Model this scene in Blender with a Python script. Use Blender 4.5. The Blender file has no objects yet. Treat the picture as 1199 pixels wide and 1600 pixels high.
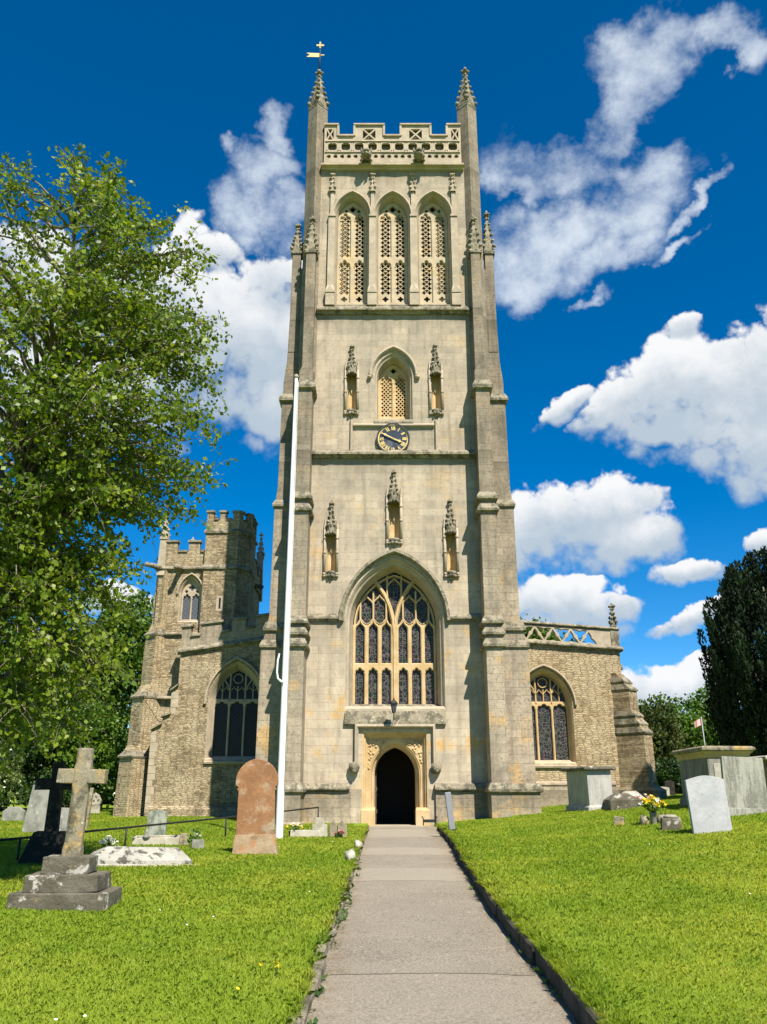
import bpy, bmesh, math, random
import numpy as np
from mathutils import Vector, Matrix, noise as mnoise
PI = math.pi
R = math.radians
rnd = random.Random(7)
scene = bpy.context.scene
col = scene.collection

# ------------------------------------------------------------------ camera, light, view
cam_d = bpy.data.cameras.new('camera')
cam_d.sensor_fit = 'VERTICAL'
cam_d.sensor_height = 24.0
cam_d.lens = 19.5
cam_d.clip_end = 3000
cam = bpy.data.objects.new('camera', cam_d)
cam.location = (0, 0, 1.6)
cam.rotation_euler = (R(90 + 18.7), 0, 0)
col.objects.link(cam)
scene.camera = cam
scene.view_settings.view_transform = 'Standard'
scene.view_settings.look = 'None'
scene.view_settings.exposure = 1.0
scene.view_settings.gamma = 1.0
SUN_EL, SUN_AZ = 51.0, 26.0
sd = Vector((math.sin(R(SUN_AZ)) * math.cos(R(SUN_EL)), -math.cos(R(SUN_AZ)) * math.cos(R(SUN_EL)), math.sin(R(SUN_EL))))
sl = bpy.data.lights.new('sun', 'SUN')
sl.energy = 5.0
sl.angle = R(0.5)
sl.color = (1.0, 0.925, 0.805)
so = bpy.data.objects.new('sun', sl)
so.rotation_euler = sd.to_track_quat('Z', 'Y').to_euler()
so.location = (10, -10, 40)
col.objects.link(so)

# ------------------------------------------------------------------ node helper
class T:
    def __init__(s, tree):
        s.t = tree
        tree.nodes.clear()
    def n(s, ty, ins=None, **props):
        nd = s.t.nodes.new(ty)
        for k, v in props.items():
            setattr(nd, k, v)
        for k, v in (ins or {}).items():
            sk = nd.inputs[k]
            if isinstance(v, bpy.types.NodeSocket):
                s.t.links.new(v, sk)
            else:
                sk.default_value = v
        return nd
    def m(s, op, a, b=None, c=None, clamp=False):
        d = {0: a}
        if b is not None: d[1] = b
        if c is not None: d[2] = c
        return s.n('ShaderNodeMath', d, operation=op, use_clamp=clamp).outputs[0]
    def vm(s, op, a, b=None):
        d = {0: a}
        if b is not None: d[1] = b
        return s.n('ShaderNodeVectorMath', d, operation=op)
    def mix(s, f, a, b, blend='MIX'):
        def c(v):
            return v if isinstance(v, bpy.types.NodeSocket) else (v[0], v[1], v[2], 1.0)
        return s.n('ShaderNodeMix', {0: f, 6: c(a), 7: c(b)}, data_type='RGBA', blend_type=blend).outputs[2]
    def noise(s, vec, scale, detail=5, rough=0.6, dist=0.0):
        return s.n('ShaderNodeTexNoise', {'Vector': vec, 'Scale': scale, 'Detail': detail, 'Roughness': rough, 'Distortion': dist})
    def step(s, v, lo, hi, a=0.0, b=1.0):
        return s.n('ShaderNodeMapRange', {0: v, 1: lo, 2: hi, 3: a, 4: b}, interpolation_type='SMOOTHSTEP').outputs[0]
    def obj(s):
        return s.n('ShaderNodeTexCoord').outputs['Object']
    def island(s):
        return s.n('ShaderNodeNewGeometry').outputs['Random Per Island']
    def scale(s, vec, k):
        return s.vm('MULTIPLY', vec, k).outputs[0]

def newmat(name):
    m = bpy.data.materials.new(name)
    m.use_nodes = True
    return m, T(m.node_tree)

def finish(t, colr, rough=0.9, bump=None, bstr=0.5, bdist=0.02, spec=0.3, metal=0.0):
    ins = {'Base Color': colr if isinstance(colr, bpy.types.NodeSocket) else (*colr, 1), 'Roughness': rough, 'Specular IOR Level': spec, 'Metallic': metal}
    if bump is not None:
        ins['Normal'] = t.n('ShaderNodeBump', {'Height': bump, 'Strength': bstr, 'Distance': bdist}).outputs[0]
    b = t.n('ShaderNodeBsdfPrincipled', ins)
    t.n('ShaderNodeOutputMaterial', {0: b.outputs[0]})

def wallvec(t):
    o = t.obj()
    s = t.n('ShaderNodeSeparateXYZ', {0: o})
    xy = t.m('ADD', s.outputs[0], s.outputs[1])
    return o, s, t.n('ShaderNodeCombineXYZ', {0: xy, 1: s.outputs[2], 2: 0.0}).outputs[0]

def ashlar(name, c1, c2, dark, ochre, ochre_amt=0.6, dark_lo=0.52, bw=0.66, bh=0.31, bumpk=0.5, zdark=1.0):
    m, t = newmat(name)
    o, s, v = wallvec(t)
    wob = t.noise(o, 1.3, 3)
    v2 = t.vm('ADD', v, t.scale(wob.outputs['Color'], (0.02, 0.02, 0))).outputs[0]
    br = t.n('ShaderNodeTexBrick', {'Vector': v2, 'Color1': (0.0, 0, 0, 1), 'Color2': (1, 1, 1, 1), 'Mortar': (0.5, 0.5, 0.5, 1), 'Scale': 1.0,
             'Mortar Size': 0.007, 'Mortar Smooth': 0.4, 'Bias': 0.0, 'Brick Width': bw, 'Row Height': bh}, offset=0.43, squash=1.0)
    big = t.noise(o, 0.55, 7, 0.62)
    fine = t.noise(o, 9.0, 8, 0.7)
    base = t.mix(t.step(big.outputs[0], 0.36, 0.66), c1, c2)
    # one tone per block
    tone = t.m('MULTIPLY_ADD', br.outputs['Color'], 0.20, 0.90)
    base = t.mix(1.0, base, t.n('ShaderNodeCombineColor', {0: tone, 1: tone, 2: tone}).outputs[0], 'MULTIPLY')
    # a few replaced or iron-stained blocks
    oc = t.m('MULTIPLY', t.step(t.noise(t.scale(o, (1, 1, 1.25)), 0.75, 4).outputs[0], 0.53, 0.66), t.step(br.outputs['Color'], -0.3, 0.5))
    oc = t.m('MULTIPLY', oc, t.m('MULTIPLY', t.step(s.outputs[2], 14.0, 4.0, 0.3, 1.2), ochre_amt))
    base = t.mix(oc, base, ochre)
    # weather stains: vertical streaks and lichen
    st = t.noise(t.scale(o, (2.2, 2.2, 0.22)), 1.6, 6, 0.65)
    base = t.mix(t.m('MULTIPLY', t.step(st.outputs[0], 0.50, 0.70), 0.3), base, dark)
    base = t.mix(t.m('MULTIPLY', t.step(fine.outputs[0], dark_lo, 0.70), 0.62), base, dark)
    mid = t.noise(o, 2.3, 6, 0.66)
    base = t.mix(t.m('MULTIPLY', t.step(mid.outputs[0], 0.48, 0.66), 0.30), base, tuple(x * 0.6 for x in c2))
    # run-off staining under the string courses
    run = t.noise(t.scale(o, (5.0, 5.0, 0.35)), 1.0, 5, 0.6)
    for zc in (1.25, 7.45, 14.3, 21.15, 28.95):
        below = t.m('SUBTRACT', zc, s.outputs[2])
        k = t.m('MULTIPLY', t.m('GREATER_THAN', below, 0.0), t.step(t.m('ADD', below, t.m('MULTIPLY', run.outputs[0], 1.6)), 0.7, 1.9, 1.0, 0.0))
        base = t.mix(t.m('MULTIPLY', k, 0.5), base, dark)
    sp = t.noise(o, 26.0, 4, 0.6)
    base = t.mix(t.m('MULTIPLY', t.step(sp.outputs[0], 0.58, 0.72), 0.4), base, tuple(min(1, x * 1.25) for x in c2))
    if zdark < 1:   # the upper stages are more weathered
        k = t.m('ADD', t.step(s.outputs[2], 5.0, 15.0, 1.0, zdark), t.m('MULTIPLY', t.m('SUBTRACT', st.outputs[0], 0.5), -0.5))
        base = t.mix(1.0, base, t.n('ShaderNodeCombineColor', {0: k, 1: k, 2: k}).outputs[0], 'MULTIPLY')
    mort = br.outputs['Fac']
    base = t.mix(t.m('MULTIPLY', mort, 0.30), base, tuple(x * 0.6 for x in c1))
    h = t.m('ADD', t.m('MULTIPLY', mort, -0.9), t.m('ADD', t.m('MULTIPLY', fine.outputs[0], 0.8), t.m('MULTIPLY', br.outputs['Color'], 0.25)))
    finish(t, base, 0.93, h, bumpk, 0.02, 0.2)
    return m

def rubble(name, c1, c2, c3, mortar, bw=0.34, bh=0.115):
    m, t = newmat(name)
    o, s, v = wallvec(t)
    wob = t.noise(o, 2.4, 4)
    v2 = t.vm('ADD', v, t.scale(wob.outputs['Color'], (0.14, 0.085, 0))).outputs[0]
    v3 = t.scale(v2, (1.0 / bw, 1.0 / bh, 0.0))
    vc = t.n('ShaderNodeTexVoronoi', {'Vector': v3, 'Scale': 1.0, 'Randomness': 0.62}, voronoi_dimensions='2D')
    ve = t.n('ShaderNodeTexVoronoi', {'Vector': v3, 'Scale': 1.0, 'Randomness': 0.62}, voronoi_dimensions='2D', feature='DISTANCE_TO_EDGE')
    cell = t.n('ShaderNodeSeparateColor', {'Color': vc.outputs['Color']}).outputs[0]
    edge = t.step(ve.outputs['Distance'], 0.01, 0.12, 1.0, 0.0)
    big = t.noise(o, 0.7, 6, 0.62)
    fine = t.noise(o, 7.0, 8, 0.72)
    base = t.mix(cell, c1, c2)
    base = t.mix(t.m('MULTIPLY', t.step(big.outputs[0], 0.42, 0.62), 0.7), base, c3)
    d2 = t.noise(t.vm('ADD', o, (5, 3, 9)).outputs[0], 1.5, 7, 0.7)
    base = t.mix(t.m('MULTIPLY', t.step(d2.outputs[0], 0.50, 0.64), 0.6), base, tuple(x * 0.6 for x in c2))
    base = t.mix(t.m('MULTIPLY', t.step(fine.outputs[0], 0.47, 0.66), 0.6), base, tuple(x * 0.42 for x in c2))
    sp = t.noise(o, 17.0, 5, 0.65)
    base = t.mix(t.m('MULTIPLY', t.step(sp.outputs[0], 0.56, 0.7), 0.6), base, mortar)
    base = t.mix(t.m('MULTIPLY', edge, 0.28), base, tuple(x * 0.72 for x in mortar))
    h = t.m('ADD', t.m('MULTIPLY', edge, -1.0), t.m('ADD', t.m('MULTIPLY', fine.outputs[0], 1.3), t.m('MULTIPLY', cell, 0.7)))
    finish(t, base, 0.95, h, 0.9, 0.05, 0.15)
    return m

def blotch(name, base_c, cols, bump=0.5, rough=0.92, offs=(0, 0, 0), fine=11.0, bdist=0.015):
    """a stone or painted surface with blotches: cols = list of (colour, scale, lo, hi, amount)"""
    m, t = newmat(name)
    o = t.vm('ADD', t.obj(), offs).outputs[0]
    c = (*base_c, 1)
    f0 = t.noise(o, 2.0, 5)
    c = t.mix(t.step(f0.outputs[0], 0.3, 0.7), tuple(x * 0.85 for x in base_c), tuple(min(1, x * 1.12) for x in base_c))
    for i, (cc, sc, lo, hi, am) in enumerate(cols):
        nz = t.noise(t.vm('ADD', o, (3.1 * i, 7.7 * i, 1.3 * i)).outputs[0], sc, 7, 0.66)
        c = t.mix(t.m('MULTIPLY', t.step(nz.outputs[0], lo, hi), am), c, cc)
    fn = t.noise(o, fine, 8, 0.7)
    c = t.mix(t.m('MULTIPLY', t.step(fn.outputs[0], 0.5, 0.75), 0.35), c, tuple(x * 0.45 for x in base_c))
    finish(t, c, rough, fn.outputs[0], bump, bdist, 0.25)
    return m

def plain(name, c, rough=0.5, metal=0.0, spec=0.5, var=0.12, sc=8.0):
    m, t = newmat(name)
    nz = t.noise(t.obj(), sc, 6)
    cc = t.mix(nz.outputs[0], tuple(x * (1 - var) for x in c), tuple(min(1, x * (1 + var)) for x in c))
    finish(t, cc, rough, nz.outputs[0], 0.15, 0.004, spec, metal)
    return m

def leafmat(name, c1, c2, c3, trans=0.35, rough=0.55, spec=0.25, hi=0.0):
    m, t = newmat(name)
    r = t.island()
    o = t.obj()
    nz = t.noise(o, 0.9, 3)
    c = t.mix(r, c1, c2)
    c = t.mix(t.step(nz.outputs[0], 0.4, 0.65), c, c3)
    p = t.n('ShaderNodeBsdfPrincipled', {'Base Color': c, 'Roughness': rough, 'Specular IOR Level': spec})
    tc = t.mix(1.0, c, (1.25, 1.2, 0.35), 'MULTIPLY')
    tr = t.n('ShaderNodeBsdfTranslucent', {'Color': tc})
    mx = t.n('ShaderNodeMixShader', {0: trans, 1: p.outputs[0], 2: tr.outputs[0]})
    t.n('ShaderNodeOutputMaterial', {0: mx.outputs[0]})
    return m

# ------------------------------------------------------------------ objects
def tag(o, label=None, cat=None, group=None, kind=None):
    if label: o['label'] = label
    if cat: o['category'] = cat
    if group: o['group'] = group
    if kind: o['kind'] = kind
    return o

def thing(name, label, cat, loc=(0, 0, 0), rot=(0, 0, 0), group=None):
    o = bpy.data.objects.new(name, None)
    o.empty_display_size = 0.2
    o.location = loc
    o.rotation_euler = rot
    col.objects.link(o)
    return tag(o, label, cat, group)

def link_mesh(name, me, mat, parent=None, loc=None):
    o = bpy.data.objects.new(name, me)
    if mat: me.materials.append(mat)
    col.objects.link(o)
    if parent: o.parent = parent
    if loc: o.location = loc
    return o

_bm = bmesh.new(); bmesh.ops.create_icosphere(_bm, subdivisions=2, radius=1.0)
ICO_V = [v.co.copy() for v in _bm.verts]; ICO_F = [[v.index for v in f.verts] for f in _bm.faces]; _bm.free()
_bm = bmesh.new(); bmesh.ops.create_icosphere(_bm, subdivisions=1, radius=1.0)
ICO1_V = [v.co.copy() for v in _bm.verts]; ICO1_F = [[v.index for v in f.verts] for f in _bm.faces]; _bm.free()

class MB:
    def __init__(s):
        s.v = []; s.f = []; s.s = []
    def add(s, vs, fs, smooth=False):
        b = len(s.v)
        s.v.extend([tuple(p) for p in vs])
        s.f.extend([[i + b for i in f] for f in fs])
        s.s.extend([smooth] * len(fs))
        return s
    def box(s, x0, x1, y0, y1, z0, z1):
        vs = [(x, y, z) for z in (z0, z1) for y in (y0, y1) for x in (x0, x1)]
        return s.add(vs, [[0, 2, 3, 1], [4, 5, 7, 6], [0, 1, 5, 4], [2, 6, 7, 3], [0, 4, 6, 2], [1, 3, 7, 5]])
    def prism(s, poly, y0, y1):          # polygon in x,z pushed along y
        n = len(poly)
        vs = [(x, y0, z) for x, z in poly] + [(x, y1, z) for x, z in poly]
        fs = [list(range(n)), list(range(2 * n - 1, n - 1, -1))] + [[(i + 1) % n, i, n + i, n + (i + 1) % n] for i in range(n)]
        return s.add(vs, fs)
    def xprism(s, poly, x0, x1):         # polygon in y,z pushed along x
        n = len(poly)
        vs = [(x0, y, z) for y, z in poly] + [(x1, y, z) for y, z in poly]
        fs = [list(range(n)), list(range(2 * n - 1, n - 1, -1))] + [[(i + 1) % n, i, n + i, n + (i + 1) % n] for i in range(n)]
        return s.add(vs, fs)
    def loft(s, rings, close=True, cap0=False, cap1=False, smooth=False):
        n = len(rings[0])
        vs = [p for r in rings for p in r]
        fs = []
        for k in range(len(rings) - 1):
            for i in range(n if close else n - 1):
                j = (i + 1) % n
                fs.append([k * n + i, k * n + j, (k + 1) * n + j, (k + 1) * n + i])
        if cap0: fs.append(list(range(n - 1, -1, -1)))
        if cap1: fs.append([(len(rings) - 1) * n + i for i in range(n)])
        return s.add(vs, fs, smooth)
    def rects(s, lv):                    # stacked rectangles: (z, x0, x1, y0, y1)
        return s.loft([[(x0, y0, z), (x1, y0, z), (x1, y1, z), (x0, y1, z)] for z, x0, x1, y0, y1 in lv], True, True, True)
    def lathe(s, prof, c=(0, 0, 0), n=12, smooth=True, a0=0.0):
        return s.loft([[(c[0] + r * math.cos(a0 + 2 * PI * i / n), c[1] + r * math.sin(a0 + 2 * PI * i / n), c[2] + z) for i in range(n)] for r, z in prof], True, True, True, smooth)
    def tube(s, path, rad, n=6, smooth=True, caps=True):
        P = [Vector(p) for p in path]
        rs = rad if isinstance(rad, (list, tuple)) else [rad] * len(P)
        rings = []
        t0 = (P[1] - P[0]).normalized()
        u = t0.orthogonal().normalized()
        for i, p in enumerate(P):
            t = ((P[min(i + 1, len(P) - 1)] - P[max(i - 1, 0)])).normalized()
            u = (u - t * u.dot(t))
            u = u.normalized() if u.length > 1e-6 else t.orthogonal().normalized()
            w = t.cross(u)
            rings.append([p + (u * math.cos(2 * PI * k / n) + w * math.sin(2 * PI * k / n)) * rs[i] for k in range(n)])
        return s.loft(rings, True, caps, caps, smooth)
    def bar(s, path, w, y0, y1, ch=0.25):    # moulded bar following a path of (x,z), chamfered towards the viewer side y0
        P = [Vector((p[0], p[1])) for p in path]
        L = len(P); rings = []
        for i in range(L):
            d = (P[min(i + 1, L - 1)] - P[max(i - 1, 0)])
            d = d.normalized() if d.length > 1e-9 else Vector((0, 1))
            nrm = Vector((-d.y, d.x))
            a, b, c_ = P[i] + nrm * w / 2, P[i] + nrm * w * 0.2, P[i] - nrm * w * 0.2
            e = P[i] - nrm * w / 2
            ym = y0 + (y1 - y0) * 0.45
            rings.append([(a.x, y1, a.y), (a.x, ym, a.y), (b.x, y0, b.y), (c_.x, y0, c_.y), (e.x, ym, e.y), (e.x, y1, e.y)])
        return s.loft(rings, True, True, True)
    def lump(s, c, r, seed=0.0, amp=0.25, fr=1.6, hi=False, smooth=True):
        V_, F_ = (ICO_V, ICO_F) if hi else (ICO1_V, ICO1_F)
        r = r if isinstance(r, (tuple, list)) else (r, r, r)
        vs = []
        for p in V_:
            k = 1 + amp * mnoise.noise(p * fr + Vector((seed * 3.7, seed * 1.9, seed)))
            vs.append((c[0] + p.x * r[0] * k, c[1] + p.y * r[1] * k, c[2] + p.z * r[2] * k))
        return s.add(vs, F_, smooth)
    def xf(s, mat, i0=0):
        s.v[i0:] = [tuple(mat @ Vector(p)) for p in s.v[i0:]]
        return s
    def shift(s, d):
        s.v = [(p[0] + d[0], p[1] + d[1], p[2] + d[2]) for p in s.v]
        return s
    def mesh(s, name):
        me = bpy.data.meshes.new(name)
        me.from_pydata(s.v, [], s.f)
        me.polygons.foreach_set('use_smooth', s.s)
        bm = bmesh.new(); bm.from_mesh(me)
        bmesh.ops.recalc_face_normals(bm, faces=bm.faces)
        bm.to_mesh(me); bm.free()
        me.update()
        return me
    def build(s, name, mat, parent=None, loc=None, bevel=0.0, seg=2):
        o = link_mesh(name, s.mesh(name), mat, parent, loc)
        if bevel:
            md = o.modifiers.new('bevel', 'BEVEL'); md.width = bevel; md.segments = seg; md.limit_method = 'ANGLE'; md.angle_limit = R(40)
        return o

def islands(mb):
    n = len(mb.v); par = list(range(n))
    def fd(a):
        while par[a] != a:
            par[a] = par[par[a]]; a = par[a]
        return a
    for f in mb.f:
        a = fd(f[0])
        for q in f[1:]: par[fd(q)] = a
    out = {}
    for f, sm_ in zip(mb.f, mb.s): out.setdefault(fd(f[0]), []).append((f, sm_))
    res = []
    for fs in out.values():
        ids = sorted({i for f, _ in fs for i in f}); mp = {i: k for k, i in enumerate(ids)}
        m = MB(); m.v = [mb.v[i] for i in ids]; m.f = [[mp[i] for i in f] for f, _ in fs]; m.s = [x for _, x in fs]
        res.append(m)
    return res

def quadmesh(name, V, n, mat, parent=None, loc=None):
    """V: (k*n,3) array; polygons of n consecutive vertices"""
    me = bpy.data.meshes.new(name)
    k = len(V) // n
    me.vertices.add(len(V)); me.vertices.foreach_set('co', np.ascontiguousarray(V, dtype=np.float32).ravel())
    me.loops.add(len(V)); me.loops.foreach_set('vertex_index', np.arange(len(V), dtype=np.int32))
    me.polygons.add(k); me.polygons.foreach_set('loop_start', np.arange(0, len(V), n, dtype=np.int32))
    me.update(calc_edges=True)
    me.validate()
    return link_mesh(name, me, mat, parent, loc)

# ---- arches
def arch(hw, zs, za, n=12, cx=0.0):
    r = za - zs; pts = []
    if r >= hw * 1.02:
        Rr = (hw * hw + r * r) / (2 * hw); c = Rr - hw
        a1 = math.atan2(r, -c) if False else math.acos(max(-1, min(1, c / Rr)))
        for i in range(n + 1):
            a = a1 * i / n
            pts.append((cx + c - Rr * math.cos(a), zs + Rr * math.sin(a)))
    else:
        for i in range(n + 1):
            a = PI / 2 * i / n
            pts.append((cx - hw * math.cos(a), zs + r * (0.68 * math.sin(a) + 0.32 * i / n)))
    return pts + [(2 * cx - x, z) for x, z in reversed(pts[:-1])]
def opening(hw, z0, zs, za, n=12, cx=0.0):
    return [(cx - hw, z0)] + arch(hw, zs, za, n, cx) + [(cx + hw, z0)]
def ogee(hw, z0, zs, za, cx=0.0, n=8):
    r = za - zs; L = []
    for i in range(n + 1):
        t = i / n
        b = [(1 - t) ** 3, 3 * t * (1 - t) ** 2, 3 * t * t * (1 - t), t ** 3]
        L.append((sum(k * x for k, x in zip(b, (-hw, -hw * 0.98, -hw * 0.28, 0))), zs + r * sum(k * z for k, z in zip(b, (0, 0.62, 0.5, 1)))))
    L = [(cx + x, z) for x, z in L]
    return [(cx - hw, z0)] + L + [(2 * cx - x, z) for x, z in reversed(L[:-1])] + [(cx + hw, z0)]
def foiled(hw, z0, zs, za, cx=0.0, lobes=3, n=24, depth=0.26):
    """light with a cusped head"""
    A = arch(hw, zs, za, n // 2, cx); out = [(cx - hw, z0)]
    for i, (x, z) in enumerate(A):
        ph = i / (len(A) - 1)
        k = 1 - depth * abs(math.cos(PI * ph * lobes)) ** 5 * (0 if ph in (0, 1) else 1)
        out.append((cx + (x - cx) * k, zs + (z - zs) * k))
    return out + [(cx + hw, z0)]
def circle(cx, cz, r, n=12, lobes=0, depth=0.25, a0=0.0):
    return [(cx + r * (1 - (depth * abs(math.cos(lobes * a / 2)) ** 3 if lobes else 0)) * math.cos(a + a0), cz + r * (1 - (depth * abs(math.cos(lobes * a / 2)) ** 3 if lobes else 0)) * math.sin(a + a0))
            for a in [2 * PI * i / n for i in range(n)]]

def plate(polys, y0, y1, bevel=0.0):
    """slab in the x,z plane between y0 (front) and y1, polys[0] the outline, the rest openings; returns vertices and faces"""
    cu = bpy.data.curves.new('tmp', 'CURVE')
    cu.dimensions = '2D'; cu.fill_mode = 'BOTH'
    cu.extrude = (y1 - y0) / 2 - bevel
    cu.bevel_depth = bevel; cu.bevel_resolution = 0; cu.offset = -bevel
    for P in polys:
        sp = cu.splines.new('POLY'); sp.points.add(len(P) - 1)
        for q, (x, z) in zip(sp.points, P): q.co = (x, z, 0, 1)
        sp.use_cyclic_u = True
    ob = bpy.data.objects.new('tmp', cu); col.objects.link(ob)
    dg = bpy.context.evaluated_depsgraph_get(); dg.update()
    me = bpy.data.meshes.new_from_object(ob.evaluated_get(dg))
    yc = (y0 + y1) / 2
    V = [(v.co.x, yc - v.co.z, v.co.y) for v in me.vertices]
    Fc = [list(p.vertices) for p in me.polygons]
    bpy.data.objects.remove(ob); bpy.data.curves.remove(cu); bpy.data.meshes.remove(me)
    bm = bmesh.new()
    vs = [bm.verts.new(p) for p in V]
    for f in Fc:
        try: bm.faces.new([vs[i] for i in f])
        except ValueError: pass
    bmesh.ops.remove_doubles(bm, verts=bm.verts, dist=1e-5)
    bm.verts.index_update()
    V = [tuple(v.co) for v in bm.verts]; Fc = [[v.index for v in f.verts] for f in bm.faces]
    bm.free()
    return V, Fc

# ------------------------------------------------------------------ terrain
def smoothst(a, b, x):
    t = np.clip((x - a) / (b - a), 0, 1)
    return t * t * (3 - 2 * t)
def ZP(y):
    return 0.5 * np.clip((np.asarray(y, float) - 6) / 24, 0, 1)
def XL(y): return -0.57 + 0.09 * np.clip((np.asarray(y, float) - 6) / 21, 0, 1.3)
def XR(y): return 1.42 + 0.33 * smoothst(11, 27, np.asarray(y, float))
def H(x, y):
    x = np.asarray(x, float); y = np.asarray(y, float)
    z = ZP(y) + 0.07 * smoothst(32, 45, y)
    wob = 0.025 * np.sin(x * 1.1 + 0.7 * y) * np.sin(y * 0.6 + 1.3) * smoothst(0.3, 2.0, np.maximum(x - 1.6, -x - 0.55))
    left = z + 0.09
    k = 0.185 - 0.105 * smoothst(20, 31, y)
    d = np.clip(x, 0, 13) - 1.5
    right = z + k + 0.075 * d + 0.28 * np.exp(-((x - 10.5) ** 2 / 22 + (y - 24) ** 2 / 60))
    return np.where(x < 0.45, left, right) + wob
def Hs(x, y): return float(H(x, y))

# ------------------------------------------------------------------ church materials
A1, A2 = (0.44, 0.366, 0.27), (0.33, 0.285, 0.22)
M_ASH = ashlar('ashlar', A1, A2, (0.15, 0.132, 0.098), (0.48, 0.315, 0.135), 1.0, zdark=0.86)
M_BUT = ashlar('ashlar_worn', (0.365, 0.305, 0.225), (0.255, 0.217, 0.163), (0.095, 0.08, 0.058), (0.45, 0.30, 0.14), 0.8, 0.46, 0.6, 0.31, 0.8, 0.66)
M_RUB = rubble('rubble', (0.44, 0.345, 0.215), (0.19, 0.142, 0.085), (0.45, 0.37, 0.245), (0.45, 0.375, 0.26), 0.29, 0.072)
M_RUB2 = rubble('rubble_pale', (0.47, 0.37, 0.225), (0.27, 0.20, 0.115), (0.47, 0.385, 0.25), (0.45, 0.38, 0.26), 0.31, 0.085)
M_DRS = blotch('dressed_stone', (0.40, 0.33, 0.23), [((0.53, 0.37, 0.17), 1.1, 0.5, 0.7, 0.7), ((0.33, 0.29, 0.20), 3.0, 0.52, 0.7, 0.55)], 0.3)
M_WARM = blotch('warm_stone', (0.47, 0.33, 0.165), [((0.47, 0.37, 0.23), 2.0, 0.45, 0.65, 0.8), ((0.36, 0.28, 0.17), 6.0, 0.55, 0.72, 0.5)], 0.3)
M_GREY = blotch('grey_dressed', (0.36, 0.298, 0.22), [((0.27, 0.245, 0.18), 1.6, 0.48, 0.66, 0.7), ((0.50, 0.44, 0.31), 5.0, 0.55, 0.7, 0.6)], 0.45)
M_LICH = blotch('lichened_stone', (0.265, 0.23, 0.165), [((0.075, 0.07, 0.05), 3.2, 0.45, 0.60, 0.85), ((0.46, 0.43, 0.34), 6.0, 0.56, 0.68, 0.8), ((0.13, 0.125, 0.08), 12.0, 0.5, 0.66, 0.7)], 1.0, 0.96, (0, 0, 0), 14.0, 0.04)
M_DARK = plain('inner_dark', (0.035, 0.03, 0.024), 0.95, 0, 0.1)  # near-black colour standing in for the unlit inside
M_WOOD = blotch('old_oak', (0.10, 0.085, 0.065), [((0.045, 0.038, 0.03), 4.0, 0.45, 0.6, 0.7)], 0.6)
M_IRON = plain('black_iron', (0.018, 0.018, 0.02), 0.55, 0.2, 0.4)
M_GOLD = plain('gold_leaf', (0.55, 0.42, 0.15), 0.45, 0.3, 0.5, 0.08)
M_BLUE = blotch('clock_blue', (0.016, 0.024, 0.05), [((0.12, 0.125, 0.13), 1.3, 0.5, 0.62, 0.6)], 0.1, 0.5)

def glassmat(name, tint, lead, sc, kind='V', rough=0.18):
    m, t = newmat(name)
    o, s, v = wallvec(t)
    wob = t.noise(o, 3.0, 3)
    v2 = t.vm('ADD', v, t.scale(wob.outputs['Color'], (0.10, 0.10, 0.0))).outputs[0]
    if kind == 'V':
        vo = t.n('ShaderNodeTexVoronoi', {'Vector': v2, 'Scale': sc, 'Randomness': 0.9}, feature='DISTANCE_TO_EDGE')
        vc = t.n('ShaderNodeTexVoronoi', {'Vector': v2, 'Scale': sc, 'Randomness': 0.9})
        f = t.step(vo.outputs['Distance'], 0.035, 0.075, 1.0, 0.0); cc = vc.outputs['Color']
        br = t.n('ShaderNodeTexBrick', {'Vector': v, 'Scale': 1.0, 'Brick Width': 0.6, 'Row Height': 0.42, 'Mortar Size': 0.012, 'Mortar Smooth': 0.2}, offset=0.0)
        f = t.m('MAXIMUM', f, t.m('MULTIPLY', br.outputs['Fac'], 0.8))
    else:
        rot = t.n('ShaderNodeMapping', {'Vector': v, 'Rotation': (0, 0, PI / 4)}).outputs[0]
        br = t.n('ShaderNodeTexBrick', {'Vector': rot, 'Scale': 1.0, 'Brick Width': 1 / sc, 'Row Height': 1 / sc, 'Mortar Size': 0.010, 'Mortar Smooth': 0.2}, offset=0.0)
        f = br.outputs['Fac']; cc = t.noise(o, 5.0, 2).outputs['Color']
    hue = t.n('ShaderNodeHueSaturation', {'Color': cc, 'Saturation': 0.7, 'Value': 0.06})
    g = t.mix(0.62, hue.outputs[0], tint)
    c = t.mix(f, g, lead)
    rg = t.m('MULTIPLY_ADD', f, 0.5, rough)
    nb = t.noise(o, 9.0, 2)
    p = t.n('ShaderNodeBsdfPrincipled', {'Base Color': c, 'Roughness': rg, 'Specular IOR Level': 0.16,
            'Normal': t.n('ShaderNodeBump', {'Height': t.m('ADD', nb.outputs[0], t.m('MULTIPLY', f, 0.6)), 'Strength': 0.35, 'Distance': 0.02}).outputs[0]})
    t.n('ShaderNodeOutputMaterial', {0: p.outputs[0]})
    return m
M_GLASS = glassmat('stained_glass', (0.012, 0.012, 0.014), (0.085, 0.082, 0.075), 7.0)
M_GLASS2 = glassmat('leaded_glass', (0.005, 0.005, 0.006), (0.03, 0.028, 0.026), 7.0, 'D')
M_GLASS3 = glassmat('pale_leaded_glass', (0.12, 0.135, 0.16), (0.05, 0.05, 0.055), 6.0, 'D', 0.3)

CH = thing('church', 'tall grey stone church with a square pinnacled west tower and two low aisles', 'church', (0.43, 32, 0.5))
def CB(mb, name, mat, parent=None, bevel=0.0, label=None):
    o = mb.shift((0, 0, -0.5)).build(name, mat, parent or CH, None, bevel)
    if label: o['label'] = label
    return o
def CBS(mb, name, mat, parent=None, bevel=0.0):
    return [CB(m, name, mat, parent, bevel) for m in islands(mb)][0]
def PL(*a, **k):
    return MB().add(*plate(*a, **k))

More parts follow.
